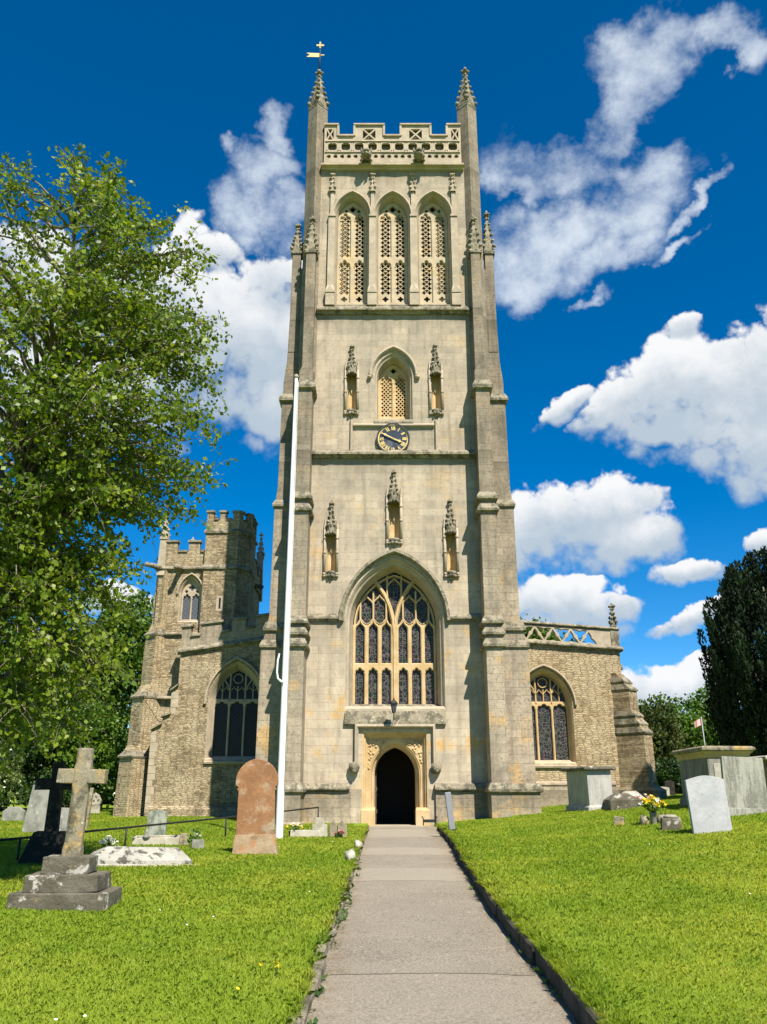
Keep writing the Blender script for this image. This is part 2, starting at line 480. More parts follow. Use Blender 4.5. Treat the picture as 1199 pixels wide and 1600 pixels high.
# ------------------------------------------------------------------ reusable masonry
def band(mb, x0, x1, y0, y1, z, h, p, back=False):
    """weathered string moulding round a rectangular block: hollow below, steep slope above"""
    yb = y1 + (p if back else 0)
    return mb.rects([(z, x0, x1, y0, y1), (z + h * 0.12, x0 - p * 0.9, x1 + p * 0.9, y0 - p * 0.9, yb), (z + h * 0.38, x0 - p, x1 + p, y0 - p, yb),
                     (z + h, x0 - 0.004, x1 + 0.004, y0 - 0.004, y1)])
def string(mb, x0, x1, y, z, h, p, dep=0.1):
    P = [(y + dep, z - h * 0.3), (y - p * 0.35, z - h * 0.3), (y - p * 0.45, z - h * 0.05), (y - p, z + h * 0.02), (y - p, z + h * 0.3), (y - p * 0.3, z + h * 0.85), (y + dep, z + h)]
    # a slightly worn edge along its length
    n = max(2, int((x1 - x0) / 0.25)); rings = []
    for i in range(n + 1):
        x = x0 + (x1 - x0) * i / n
        w = 0.022 * mnoise.noise(Vector((x * 3.1, z, y)))
        rings.append([(x, py + (w if 1 < q < 6 else 0), pz + (w if 1 < q < 6 else 0)) for q, (py, pz) in enumerate(P)])
    return mb.loft(rings, True, True, True)

def crockets(mb, cx, cy, z0, z1, w0, n, sz, diag=False, seed=0):
    for i in range(n):
        f = (i + 0.35) / n
        w = w0 * (1 - f) * 0.5 * (1.0 if diag else 1.0)
        for k in range(4):
            a = PI / 4 + k * PI / 2 if not diag else k * PI / 2
            rr = w * math.sqrt(2) + sz * 0.35
            s_ = sz * (1 - 0.45 * f)
            mb.lump((cx + rr * math.cos(a), cy + rr * math.sin(a), z0 + (z1 - z0) * f + (0.03 if k % 2 else 0)), (s_, s_, s_ * 1.15), seed + i * 4 + k, 0.5, 1.7)
def spire(mb, cx, cy, z0, z1, w, diag=True, n=5, sz=0.09, gab=True, seed=0, finial=True):
    """crocketed spirelet on a square shaft of width w"""
    a0 = 0.0 if diag else PI / 4
    h = z1 - z0; rr = w * 0.72 * (1.0 if diag else 1.0)
    mb.lathe([(rr * 0.98, z0), (rr * 1.16, z0 + 0.03 * h), (rr * 1.0, z0 + 0.07 * h), (rr * 0.86, z0 + 0.08 * h), (rr * 0.10, z0 + h * 0.93)], (cx, cy, 0), 4, False, a0)
    if gab:
        for k in range(4):
            a = a0 + PI / 4 + k * PI / 2
            d = Vector((math.cos(a), math.sin(a), 0)); tt = Vector((-math.sin(a), math.cos(a), 0)); c = Vector((cx, cy, 0)) + d * rr * 0.72
            p = [c - tt * rr * 0.72 + d * 0.03 + Vector((0, 0, z0 - 0.02 * h)), c + tt * rr * 0.72 + d * 0.03 + Vector((0, 0, z0 - 0.02 * h)), c + d * 0.05 + Vector((0, 0, z0 + 0.24 * h))]
            q = [v - d * 0.12 for v in p]
            mb.add(p + q, [[0, 1, 2], [5, 4, 3], [0, 3, 4, 1], [1, 4, 5, 2], [2, 5, 3, 0]])
    crockets(mb, cx, cy, z0 + 0.1 * h, z0 + h * 0.9, rr * 1.35, n, sz, diag, seed)
    if finial:
        zt = z0 + h * 0.93
        mb.lump((cx, cy, zt), (sz * 1.2, sz * 1.2, sz * 0.8), seed + 50, 0.4)
        for k in range(4):
            a = a0 + k * PI / 2
            mb.lump((cx + sz * 1.25 * math.cos(a), cy + sz * 1.25 * math.sin(a), zt - sz * 0.2), sz * 0.7, seed + 60 + k, 0.4)
        mb.lump((cx, cy, z0 + h * 0.985), (sz * 0.6, sz * 0.6, sz * 1.3), seed + 70, 0.3)
    return mb

def hood(A, d0, d1, y, p, jamb=0.0):
    """hood mould that follows an arch polyline A of (x,z): from d0 to d1 outside it, standing p proud of y"""
    P = [Vector(q) for q in A]
    if jamb: P = [P[0] - Vector((0, jamb))] + P + [P[-1] - Vector((0, jamb))]
    rings = []
    L = len(P)
    for i in range(L):
        t1 = (P[min(i + 1, L - 1)] - P[i]); t0 = (P[i] - P[max(i - 1, 0)])
        if t1.length < 1e-9: t1 = t0
        if t0.length < 1e-9: t0 = t1
        n0 = Vector((-t0.y, t0.x)).normalized(); n1 = Vector((-t1.y, t1.x)).normalized()
        nn = (n0 + n1); nn = nn / max(0.3, nn.dot(n0)) 
        a, b = P[i] + nn * d0, P[i] + nn * d1
        md = P[i] + nn * (d0 * 0.65 + d1 * 0.35)
        mo = P[i] + nn * (d0 * 0.12 + d1 * 0.88)
        rings.append([(a.x, y + 0.03, a.y), (a.x, y - p * 0.35, a.y), (md.x, y - p, md.y), (mo.x, y - p * 0.9, mo.y), (b.x, y + 0.03, b.y)])
    return MB().loft(rings, True, True, True)

def reveal(steps, n=12, bottom=True):
    """moulded window or door reveal: steps = (half width, z0, zspring, zapex, y)"""
    rings = [[(x, s[4], z) for x, z in opening(s[0], s[1], s[2], s[3], n)] for s in steps]
    return MB().loft(rings, bottom)

def arch_z(hw, zs, za, x, cx=0):
    A = arch(hw, zs, za, 24, cx)
    for (xa, zza), (xb, zzb) in zip(A, A[1:]):
        if xa <= x <= xb: return zza + (zzb - zza) * (x - xa) / max(1e-9, xb - xa)
    return zs

# ------------------------------------------------------------------ TOWER
ZB = 29.5
holes = []
W1 = dict(hw=1.90, z0=4.62, zs=7.90, za=10.50)
holes.append(opening(W1['hw'], W1['z0'], W1['zs'], W1['za'], 16))
holes.append([(-1.22, 0.3), (-1.22, 3.80), (1.22, 3.80), (1.22, 0.3)])
W2 = dict(hw=0.80, z0=16.55, zs=18.55, za=19.75)
holes.append(opening(W2['hw'], W2['z0'], W2['zs'], W2['za'], 10))
BEL = [-1.87, 0.0, 1.87]
for bx in BEL: holes.append(opening(0.76, 22.15, 26.9, 28.05, 10, bx))
NI = [(-1.79, 17.0, 18.62, 20.05, 0.19), (1.81, 17.0, 18.62, 20.1, 0.19), (-2.53, 9.95, 11.45, 12.85, 0.18), (2.27, 9.95, 11.5, 12.95, 0.18), (0.0, 11.3, 12.8, 14.2, 0.21)]
for x, z0, z1, zt, hw in NI: holes.append([(x - hw, z0), (x - hw, z1 + 0.2), (x + hw, z1 + 0.2), (x + hw, z0)])
tw = PL([[(-3.82, 0.15), (-3.82, ZB), (3.82, ZB), (3.82, 0.15)]] + holes, 0.0, 1.2)
tw.box(-3.82, -3.0, 1.2, 8.2, 0.15, ZB).box(3.0, 3.82, 1.2, 8.2, 0.15, ZB).box(-3.0, 3.0, 7.4, 8.2, 0.15, ZB)
CB(tw, 'tower_wall', M_ASH)
inn = MB().box(-2.99, 2.99, 1.21, 7.39, 0.2, 0.46).box(-2.99, 2.99, 1.21, 7.39, 4.2, 4.4).box(-2.99, 2.99, 1.21, 7.39, 20.9, 21.1).box(-3.3, 3.3, 0.3, 7.7, 29.3, 29.48)
CBS(inn, 'floor_and_light_stop', M_DARK)  # the floor over the door is added to darken the inside
CBS(MB().box(-1.06, -1.0, 1.21, 3.2, 0.47, 4.1).box(1.0, 1.06, 1.21, 3.2, 0.47, 4.1).box(-1.06, 1.06, 3.21, 3.27, 0.47, 4.1), 'doorway_shade_panel', M_DARK)  # near-black panels added inside the door to paint in its shade

# plinth
pl = MB()
for x0, x1 in ((-3.4, -1.62), (1.47, 3.4)):
    pl.box(x0, x1, -0.14, 0.1, 0.1, 1.66)
    pl.box(x0 - (0 if x0 > 0 else 0), x1, -0.22, 0.1, 0.1, 0.62)
CBS(pl, 'plinth', M_BUT)
pm = MB()
for x0, x1 in ((-3.4, -1.66), (1.44, 3.4)): string(pm, x0, x1, -0.14, 1.74, 0.22, 0.13)
CBS(pm, 'plinth_moulding', M_LICH)

# string courses
sc_ = MB(); string(sc_, -3.45, -2.02, 0, 8.02, 0.26, 0.16); string(sc_, 2.02, 3.45, 0, 8.02, 0.26, 0.16); CBS(sc_, 'string_course', M_LICH)
sc_ = MB(); string(sc_, -3.5, 3.5, 0, 14.86, 0.32, 0.28); CBS(sc_, 'string_course', M_LICH)
sc_ = MB(); string(sc_, -3.36, 3.36, 0, 21.72, 0.36, 0.27); CBS(sc_, 'string_course', M_LICH)
sc_ = MB(); string(sc_, -3.34, 3.34, 0, 29.5, 0.34, 0.32); CBS(sc_, 'string_course', M_GREY)
# panel round the clock
pn = MB(); string(pn, -1.7, 1.7, 0, 16.22, 0.16, 0.14)
for x in (-1.78, 1.78): pn.bar([(x, 15.1), (x, 16.5)], 0.12, -0.12, 0.02)
CB(pn, 'clock_panel', M_GREY)

# ---- buttresses
def front_buttress(s):
    g = MB(); ml = MB()
    def X(a, b): return (s * a, s * b) if s > 0 else (s * b, s * a)
    x0, x1 = X(3.37, 3.99)
    g.rects([(0.1, x0 - 0.10, x1 + 0.10, -1.50, 0.1), (0.62, x0 - 0.10, x1 + 0.10, -1.50, 0.1), (0.66, x0 - 0.05, x1 + 0.05, -1.40, 0.1), (1.68, x0 - 0.05, x1 + 0.05, -1.40, 0.1), (1.68, x0, x1, -1.22, 0.1), (6.8, x0, x1, -1.2, 0.1),
             (7.15, x0, x1, -1.12, 0.1), (7.8, x0 + 0.01, x1 - 0.01, -1.0, 0.1), (12.1, x0 + 0.01, x1 - 0.01, -1.0, 0.1), (12.85, x0 + 0.02, x1 - 0.02, -0.9, 0.1),
             (17.55, x0 + 0.02, x1 - 0.02, -0.9, 0.1)])
    xa, xb = X(3.40, 3.93)
    # saddle-backed set-off below the belfry, then the slim upper stage
    cx = (xa + xb) / 2
    g.loft([[(xa - 0.02, -0.92, 17.9), (xb + 0.02, -0.92, 17.9), (xb + 0.02, -0.92, 18.35), (cx, -0.92, 18.95), (xa - 0.02, -0.92, 18.35)],
            [(xa - 0.02, 0.1, 17.9), (xb + 0.02, 0.1, 17.9), (xb + 0.02, 0.1, 18.75), (cx, 0.1, 19.35), (xa - 0.02, 0.1, 18.75)]], True, True, True)
    w = 0.22
    g.rects([(18.2, cx - w, cx + w, -0.62, 0.1), (24.55, cx - w * 0.94, cx + w * 0.94, -0.55, 0.1)])
    ml.rects([(17.5, x0, x1, -0.9, 0.1), (17.55, x0 - 0.11, x1 + 0.11, -1.02, 0.1), (17.68, x0 - 0.12, x1 + 0.12, -1.03, 0.1), (17.95, x0 + 0.02, x1 - 0.02, -0.92, 0.1)])
    band(ml, x0, x1, -1.0, 0.1, 12.1, 0.34, 0.13); band(ml, x0, x1, -0.97, 0.1, 12.62, 0.34, 0.12)
    band(ml, x0, x1, -1.2, 0.1, 6.72, 0.36, 0.13); band(ml, x0, x1, -1.13, 0.1, 7.18, 0.32, 0.13); band(ml, x0, x1, -1.05, 0.1, 7.62, 0.34, 0.12)
    band(ml, x0 - 0.05, x1 + 0.05, -1.40, 0.1, 1.62, 0.34, 0.1)
    b = CB(g, 'buttress', M_BUT, bevel=0.012)
    CBS(ml, 'moulding', M_LICH, b)
    pnk = MB(); spire(pnk, cx, -0.31, 24.5, 26.55, 0.50, False, 5, 0.10, True, 11 if s > 0 else 23)
    CB(pnk, 'pinnacle', M_LICH, b)
def side_buttress(s):
    g = MB(); ml = MB()
    def rr(z, o, y0, y1): return (z, 3.7, o, y0, y1) if s > 0 else (z, -o, -3.7, y0, y1)
    g.rects([rr(0.1, 5.42, 0.22, 1.05), rr(0.62, 5.42, 0.22, 1.05), rr(0.66, 5.34, 0.27, 1.0), rr(1.68, 5.34, 0.27, 1.0), rr(1.68, 5.22, 0.36, 0.94), rr(6.9, 5.2, 0.36, 0.94), rr(8.2, 4.94, 0.37, 0.93), rr(12.7, 4.92, 0.37, 0.93), rr(13.7, 4.82, 0.38, 0.92), rr(17.75, 4.8, 0.38, 0.92)])
    g.rects([rr(17.7, 4.76, 0.36, 0.94), rr(18.5, 4.76, 0.36, 0.94), rr(19.6, 4.66, 0.44, 0.86), rr(23.6, 4.58, 0.44, 0.86), rr(24.3, 4.20, 0.46, 0.84), rr(24.9, 3.8, 0.48, 0.82)])
    g.rects([(20, s * 4.42 - 0.2, s * 4.42 + 0.2, 0.42, 0.88), (25.2, s * 4.42 - 0.19, s * 4.42 + 0.19, 0.44, 0.86)])
    e = lambda z, h, o, p, y0=0.37, y1=0.93: band(ml, 3.7 if s > 0 else -o, o if s > 0 else -3.7, y0, y1, z, h, p, True)
    e(6.95, 0.34, 5.16, 0.1); e(7.6, 0.4, 5.04, 0.11); e(12.75, 0.34, 4.9, 0.1); e(17.55, 0.4, 4.8, 0.13); e(1.62, 0.34, 5.34, 0.1, 0.27, 1.0)
    b = CB(g, 'buttress', M_BUT, bevel=0.012)
    CBS(ml, 'moulding', M_LICH, b)
    pnk = MB(); spire(pnk, s * 4.42, 0.65, 25.15, 27.6 if s > 0 else 26.9, 0.46, False, 6, 0.10, True, 31 if s > 0 else 47)
    CB(pnk, 'pinnacle', M_LICH, b)
for s in (-1, 1): front_buttress(s)
for s in (-1, 1): side_buttress(s)
# rear pair of corner turrets and front pair
def turret(s, yb, tip):
    g = MB()
    g.lathe([(0.50, 18.5), (0.50, 21.9), (0.49, 28.0), (0.47, 33.25)], (s * 3.62, yb, 0), 4, False, 0.0)
    b = CB(g, 'corner_turret', M_BUT, bevel=0.01)
    q = MB(); spire(q, s * 3.62, yb, 33.25, tip, 0.62, True, 6, 0.12, True, 5 if s > 0 else 9)
    CB(q, 'pinnacle', M_LICH, b)
turret(-1, 0.22, 35.75); turret(1, 0.22, 35.85); turret(-1, 8.0, 35.8); turret(1, 8.0, 35.8)

# ---- parapet
def parapet_front():
    xs = 3.25
    top = [(-xs, 29.8), (-xs, 32.0)]
    for a, b in ((-2.62, -1.80), (-0.43, 0.41), (1.80, 2.62)):
        top += [(a, 32.0), (a, 31.34), (b, 31.34), (b, 32.0)]
    top += [(xs, 32.0), (xs, 29.8)]
    hs = []
    for i in range(10):
        c = -2.86 + 0.636 * i
        hs.append(circle(c, 30.74, 0.245, 16, 4, 0.18, 0.0))
        for sx in (-1, 1):
            for sz in (-1, 1): hs.append([(c + sx * 0.30, 30.74 + sz * 0.30), (c + sx * 0.17, 30.74 + sz * 0.29), (c + sx * 0.29, 30.74 + sz * 0.17)])
    for i in range(20): hs.append(circle(-3.02 + 0.318 * i, 30.17, 0.115, 10, 3, 0.2, 0.5 * (i % 2)))
    for c, hwid in ((-1.115, 0.3), (1.105, 0.3), (-2.98, 0.17), (2.98, 0.17)):
        z0, z1 = 31.15, 31.78; zc = (z0 + z1) / 2; g = 0.05
        for tri in ([(c - hwid + g, z0), (c + hwid - g, z0), (c, zc - g)], [(c - hwid + g, z1), (c, zc + g), (c + hwid - g, z1)], [(c - hwid, z0 + g), (c - g, zc), (c - hwid, z1 - g)], [(c + hwid, z0 + g), (c + hwid, z1 - g), (c + g, zc)]):
            hs.append(tri)
    p = PL([top] + hs, -0.10, 0.02)
    b = PL([top], 0.11, 0.22)
    # coping rides over every step
    cp = MB()
    runs = [(-3.27, -2.58, 32.0), (-1.86, -0.37, 32.0), (0.35, 1.86, 32.0), (2.58, 3.27, 32.0), (-2.62, -1.80, 31.34), (-0.43, 0.41, 31.34), (1.80, 2.62, 31.34)]
    for a, bb, z in runs:
        cp.xprism([(-0.19, z - 0.02), (-0.19, z + 0.06), (-0.06, z + 0.13), (0.2, z + 0.13), (0.30, z + 0.05), (0.30, z - 0.02)], a + (0.05 if z < 31.9 else 0), bb - (0.05 if z < 31.9 else 0))
    for x in (-2.6, -1.82, -0.41, 0.39, 1.82, 2.6):
        cp.box(x - 0.05, x + 0.05, -0.16, 0.27, 31.36, 31.99)
    return p, b, cp
p, b, cp = parapet_front()
po = CB(p, 'parapet', M_GREY)
CB(b, 'parapet_backing', M_BUT, po); CBS(cp, 'coping', M_GREY, po)  # backing in darker stone, painting shade into the piercings
st = MB(); string(st, -3.2, 3.2, -0.1, 30.38, 0.1, 0.06, 0.05); string(st, -3.2, 3.2, -0.1, 31.03, 0.09, 0.05, 0.05); CBS(st, 'moulding', M_GREY, po)
def plain_parapet(a):
    mb = MB()
    top = [(-3.25, 29.5), (-3.25, 32.1)]
    for u, v in ((-2.62, -1.80), (-0.43, 0.41), (1.80, 2.62)): top += [(u, 32.1), (u, 31.4), (v, 31.4), (v, 32.1)]
    top += [(3.25, 32.1), (3.25, 29.5)]
    mb.prism(top, -0.1, 0.22)
    mb.xf(Matrix.Translation((0, 4.1, 0)) @ Matrix.Rotation(a, 4, 'Z') @ Matrix.Translation((0, -4.0, 0)))
    CB(mb, 'parapet', M_GREY)
for a in (PI / 2, PI, -PI / 2): plain_parapet(a)

def gargoyle(x, seed):
    g = MB()
    g.loft([[(x - 0.17, 0.1, 29.62), (x + 0.17, 0.1, 29.62), (x + 0.16, 0.1, 30.02), (x - 0.16, 0.1, 30.02)], [(x - 0.15, -0.45, 29.66), (x + 0.15, -0.45, 29.66), (x + 0.14, -0.45, 30.0), (x - 0.14, -0.45, 30.0)]], True, True, True)
    g.lump((x, -0.55, 29.86), (0.25, 0.26, 0.25), seed, 0.3, 1.4, True)
    g.lump((x, -0.74, 29.74), (0.17, 0.16, 0.08), seed + 1, 0.3)         # lower jaw
    g.lump((x, -0.74, 29.93), (0.18, 0.16, 0.08), seed + 2, 0.3)         # muzzle
    for s in (-1, 1):
        g.tube([(x + s * 0.12, -0.5, 30.0), (x + s * 0.24, -0.5, 30.16), (x + s * 0.22, -0.52, 30.3)], [0.07, 0.05, 0.015], 6)
        g.lump((x + s * 0.1, -0.76, 30.0), 0.05, seed + 5)
        g.tube([(x + s * 0.17, -0.3, 29.7), (x + s * 0.24, -0.55, 29.52), (x + s * 0.2, -0.66, 29.56)], [0.08, 0.06, 0.03], 6)
    CB(g, 'gargoyle', M_LICH)
gargoyle(-1.24, 3); gargoyle(1.22, 8)

# ---- belfry
def lattice(cx, hw, z0, z1, head_z, head_a, cols=2, dz=0.235, r=0.118):
    hs = []
    z = z0 + 0.13; k = 0
    while z < head_a - 0.06:
        n = cols if k % 2 == 0 else cols + 1
        for i in range(n):
            x = cx - hw + (2 * hw) * (i + 0.5) / n if k % 2 == 0 else cx - hw + 2 * hw * i / (n - 1)
            lim = hw - 0.012
            if z > head_z:
                f = (z - head_z) / (head_a - head_z); lim = hw * math.sqrt(max(0, 1 - f ** 1.6)) - 0.03
            c = [(max(cx - lim, min(cx + lim, px)), pz) for px, pz in circle(x, z, r if 0 < i < n - 1 or k % 2 == 0 else r * 0.95, 8, 4, 0.42, PI / 4)]
            if abs(x - cx) < lim + 0.01 and max(q[0] for q in c) - min(q[0] for q in c) > 0.05: hs.append(c)
        z += dz * 0.5; k += 1
    return hs
def belfry(cx, blind):
    out = None
    rv = reveal([(0.76, 22.12, 26.9, 28.05, 0.0), (0.73, 22.2, 26.9, 28.0, 0.08), (0.725, 22.2, 26.9, 27.98, 0.14), (0.68, 22.3, 26.9, 27.92, 0.36)], 10).shift((cx, 0, 0))
    L = []
    for s in (-1, 1):
        L.append((s, foiled(0.255, 22.5, 24.36, 24.72, cx + s * 0.34, 3)))
        L.append((s, foiled(0.255, 24.9, 26.88, 27.3, cx + s * 0.34, 3)))
    tops = [circle(cx, 27.55, 0.17, 12, 4, 0.3, PI / 4), circle(cx - 0.29, 27.44, 0.085, 8), circle(cx + 0.29, 27.44, 0.085, 8)]
    tr = PL([opening(0.70, 22.2, 26.9, 27.96, 10, cx)] + [q for s, q in L] + tops, 0.38, 0.54, 0.03)
    w = CB(tr, 'belfry_window', M_DRS)
    CB(rv, 'jamb_moulding', M_GREY, w)
    for s in (-1, 1):
        bl = s in blind
        for z0, zs, za in ((22.5, 24.36, 24.72), (24.9, 26.88, 27.3)):
            g = PL([opening(0.28, z0 - 0.06, zs, za + 0.04, 8, cx + s * 0.34)] + lattice(cx + s * 0.34, 0.255, z0 + (0.42 if z0 < 23 else 0), za, zs, za) + ([circle(cx + s * 0.34, 22.71, 0.15, 16, 4, 0.4, PI / 4)] if z0 < 23 else []), 0.46, 0.53)
            CB(g, 'pierced_screen', M_DRS, w)
            CB(MB().box(cx + s * 0.34 - 0.28, cx + s * 0.34 + 0.28, 0.58 if bl else 0.78, 0.62 if bl else 0.8, z0, za), 'stone_or_shade_backing', M_DRS if bl else M_DARK, w)  # open screens get an added dark sheet as shade, blind ones stone
    h = hood(arch(0.77, 26.9, 28.07, 10, cx), 0.02, 0.14, 0.0, 0.16)
    CB(h, 'hood_mould', M_GREY, w)
    si = MB().xprism([(-0.12, 22.0), (-0.12, 22.06), (0.42, 22.42), (0.42, 22.0)], cx - 0.75, cx + 0.75)
    CB(si, 'sill', M_LICH, w)
belfry(BEL[0], (-1,)); belfry(BEL[1], ()); belfry(BEL[2], (1,))
for x in (-2.80, -0.935, 0.935, 2.80):
    g = MB()
    g.rects([(22.0, x - 0.2, x + 0.2, -0.24, 0.05), (22.75, x - 0.2, x + 0.2, -0.24, 0.05), (23.05, x - 0.15, x + 0.15, -0.15, 0.05), (26.75, x - 0.15, x + 0.15, -0.15, 0.05)])
    g.loft([[(x - 0.22, -0.27, 22.62), (x + 0.22, -0.27, 22.62), (x, -0.27, 23.0)], [(x - 0.22, 0.03, 22.82), (x + 0.22, 0.03, 22.82), (x, 0.03, 23.25)]], True, True, True)
    g.loft([[(x - 0.18, -0.2, 26.72), (x + 0.18, -0.2, 26.72), (x, -0.2, 27.05)], [(x - 0.18, 0.03, 26.9), (x + 0.18, 0.03, 26.9), (x, 0.03, 27.25)]], True, True, True)
    g.rects([(26.7, x - 0.09, x + 0.09, -0.12, 0.04), (28.2, x - 0.08, x + 0.08, -0.1, 0.04)])
    spire(g, x, -0.05, 28.15, 29.2, 0.2, False, 3, 0.085, True, int(x * 10), True)
    CB(g, 'wall_shaft', M_GREY)

# ---- middle window (two lights with a pierced screen)
rv = reveal([(0.80, 16.52, 18.55, 19.75, 0.0), (0.76, 16.6, 18.53, 19.68, 0.1), (0.72, 16.6, 18.52, 19.6, 0.12), (0.66, 16.75, 18.5, 19.48, 0.56)], 10)
L = [foiled(0.245, 16.92, 18.55, 18.98, s * 0.31, 3) for s in (-1, 1)]
tr = PL([opening(0.70, 16.6, 18.5, 19.5, 10)] + L + [circle(0, 19.17, 0.13, 12, 4, 0.3, PI / 4)], 0.58, 0.74, 0.03)
w = CB(tr, 'bell_window', M_WARM)
CB(rv, 'jamb_moulding', M_GREY, w)
for s in (-1, 1):
    CB(PL([opening(0.27, 16.88, 18.55, 19.0, 8, s * 0.31)] + lattice(s * 0.31, 0.245, 16.92, 18.98, 18.55, 18.98, 3, 0.19, 0.07), 0.66, 0.72), 'pierced_screen', M_WARM, w)
    CB(MB().box(s * 0.31 - 0.27, s * 0.31 + 0.27, 0.86, 0.88, 16.88, 19.02), 'stone_or_shade_backing', M_DARK, w)  # dark sheet added so the holes look unlit
h = hood(arch(0.86, 18.6, 19.85, 10), 0.03, 0.2, 0.0, 0.16)
for s in (-1, 1): h.lump((s * 1.02, -0.08, 18.52), (0.13, 0.12, 0.1), s, 0.3)
CB(h, 'hood_mould', M_GREY, w)
CB(MB().xprism([(-0.08, 16.36), (-0.08, 16.42), (0.6, 16.82), (0.6, 16.36)], -0.83, 0.83), 'sill', M_LICH, w)

# ---- statue niches
def niche(x, z0, z1, zt, hw, seed):
    back = MB()
    rings = []
    for z in (z0, z1 + 0.2):
        rings.append([(x + hw * 1.02 * math.cos(a), 0.02 + 0.34 * math.sin(a), z) for a in [PI * i / 8 for i in range(9)]])
    back.loft(rings, False)
    n = CB(back, 'niche', M_WARM)
    for s in (-1, 1):
        fr = MB()
        fr.tube([(x + s * (hw + 0.07), -0.06, z0 - 0.15), (x + s * (hw + 0.07), -0.06, z1 + 0.25)], 0.055, 6)
        for zz in (z0 - 0.12, (z0 + z1) / 2, z1 - 0.15): fr.lump((x + s * (hw + 0.07), -0.07, zz), 0.08, seed + zz, 0.3)
        fr.lathe([(0.06, 0), (0.065, 0.03), (0.012, 0.42)], (x + s * (hw + 0.07), -0.06, z1 + 0.25), 6, False)
        fr.lump((x + s * (hw + 0.07), -0.06, z0 - 0.2), 0.075, seed + s, 0.3)
        CB(fr, 'niche_shaft', M_GREY, n)
    cn = MB()
    c = z1
    cn.lathe([(0.10, c - 0.02), (hw * 1.05, c + 0.05), (hw * 1.12, c + 0.28), (hw * 0.9, c + 0.36)], (x, -0.10, 0), 8, False, PI / 8)
    for i in range(5):
        a = PI + PI * (i + 0.5) / 5
        cn.lump((x + hw * 1.08 * math.cos(a), -0.1 + hw * 1.08 * math.sin(a), c + 0.02), (0.05, 0.05, 0.09), seed + i, 0.5)
        cn.lump((x + hw * 1.05 * math.cos(a), -0.1 + hw * 1.05 * math.sin(a), c + 0.36), (0.05, 0.05, 0.1), seed + i + 9, 0.5)
    spire(cn, x, -0.08, c + 0.33, zt, hw * 1.15, False, 4, 0.075, True, seed, True)
    CB(cn, 'niche_canopy', M_LICH, n)
    cb = MB()
    cb.lathe([(0.03, z0 - 0.42), (0.09, z0 - 0.34), (hw * 0.7, z0 - 0.16), (hw * 1.15, z0 - 0.1), (hw * 1.15, z0 - 0.02), (hw * 0.9, z0)], (x, 0.02, 0), 10, True)
    for i in range(4):
        a = PI + PI * (i + 0.5) / 4
        cb.lump((x + hw * 0.85 * math.cos(a), 0.0 + hw * 0.85 * math.sin(a), z0 - 0.2), (0.07, 0.06, 0.08), seed + i + 20, 0.5)
    CB(cb, 'corbel', M_LICH, n)
for i, (x, z0, z1, zt, hw) in enumerate(NI): niche(x, z0, z1, zt, hw, i * 13 + 2)

# ---- great west window
steps = [(1.80, 4.62, 7.90, 10.50, 0.0), (1.75, 4.72, 7.9, 10.42, 0.08), (1.74, 4.72, 7.9, 10.40, 0.14), (1.67, 4.72, 7.9, 10.28, 0.20), (1.66, 4.74, 7.9, 10.25, 0.27), (1.64, 4.74, 7.9, 10.22, 0.42), (1.56, 4.76, 7.9, 10.1, 0.78)]
K1 = 1.9 / 1.8
wide = lambda mb: mb.xf(Matrix.Diagonal((K1, 1, 1, 1)))
rv = wide(reveal(steps, 16))
CX = [-1.287, -0.797, -0.307, 0.323, 0.813, 1.303]
lights = [foiled(0.168, 4.86, 6.02, 6.24, c, 3, 20, 0.22) for c in CX] + [ogee(0.168, 6.44, 7.72, 8.06, c) for c in CX]
rect = [(-1.575, 4.6), (-1.575, 7.98)]
for c in CX: rect += [(c - 0.22, 7.93), (c - 0.12, 8.0), (c, 8.24), (c + 0.12, 8.0), (c + 0.22, 7.93)]
rect += [(1.575, 7.98), (1.575, 4.6)]
tr = PL([rect] + lights, 0.74, 0.94, 0.035)
F0, F1 = 0.73, 0.94
tr.bar([(0.008, 4.6), (0.008, 7.9)], 0.21, 0.68, 0.94)
# the Y of the two sub-arches: from the king mullion up and outwards
for s in (-1, 1):
    tr.bar([(s * 0.02, 7.6), (s * 0.05, 8.15), (s * 0.16, 8.65), (s * 0.34, 9.12), (s * 0.56, 9.5), (s * 0.80, 9.80)], 0.17, 0.69, F1)
    # sub-arch inner return against the main arch
    for k, c in enumerate((0.323, 0.813, 1.303)):
        c = s * c if s > 0 else -(c - 0.016)
        zt = min(arch_z(1.56, 7.9, 10.1, c) - 0.04, 9.9)
        if k == 0: zt = 9.02
        if k == 1: zt = 9.32
        tr.bar([(c, 8.15), (c, zt)], 0.085, F0 + 0.01, F1)
    for k, (ca, cb_) in enumerate(((0.323, 0.813), (0.813, 1.303))):
        ca, cb_ = (s * ca, s * cb_) if s > 0 else (-(ca - 0.016), -(cb_ - 0.016))
        lo, hi = min(ca, cb_), max(ca, cb_)
        zz = 8.75 if k == 0 else 8.72
        og = ogee((hi - lo) / 2, zz, zz, zz + 0.42, (hi + lo) / 2, 6)[1:-1]
        tr.bar(og, 0.075, F0 + 0.02, F1)
        # inverted arch closing the foot of the small light
        tr.bar([(lo, 8.22), ((lo * 3 + hi) / 4, 8.06), ((lo + hi) / 2, 7.97), ((lo + 3 * hi) / 4, 8.06), (hi, 8.22)], 0.06, F0 + 0.02, F1)
    # side strips of the top panel
    tr.bar([(s * 0.27, 9.05), (s * 0.27, arch_z(1.56, 7.9, 10.1, 0.27) - 0.02)], 0.085, F0, F1)
    tr.bar([(s * 0.27, 9.45), (s * 0.22, 9.62), (0, 9.86)], 0.06, F0 + 0.02, F1)
    # outer arch of each half
    A = [(x, z) for x, z in arch(1.50, 7.9, 9.98, 14) if x * s >= -0.01]
    tr.bar(A, 0.10, F0 + 0.02, F1)
w = CB(wide(tr), 'great_window', M_WARM)
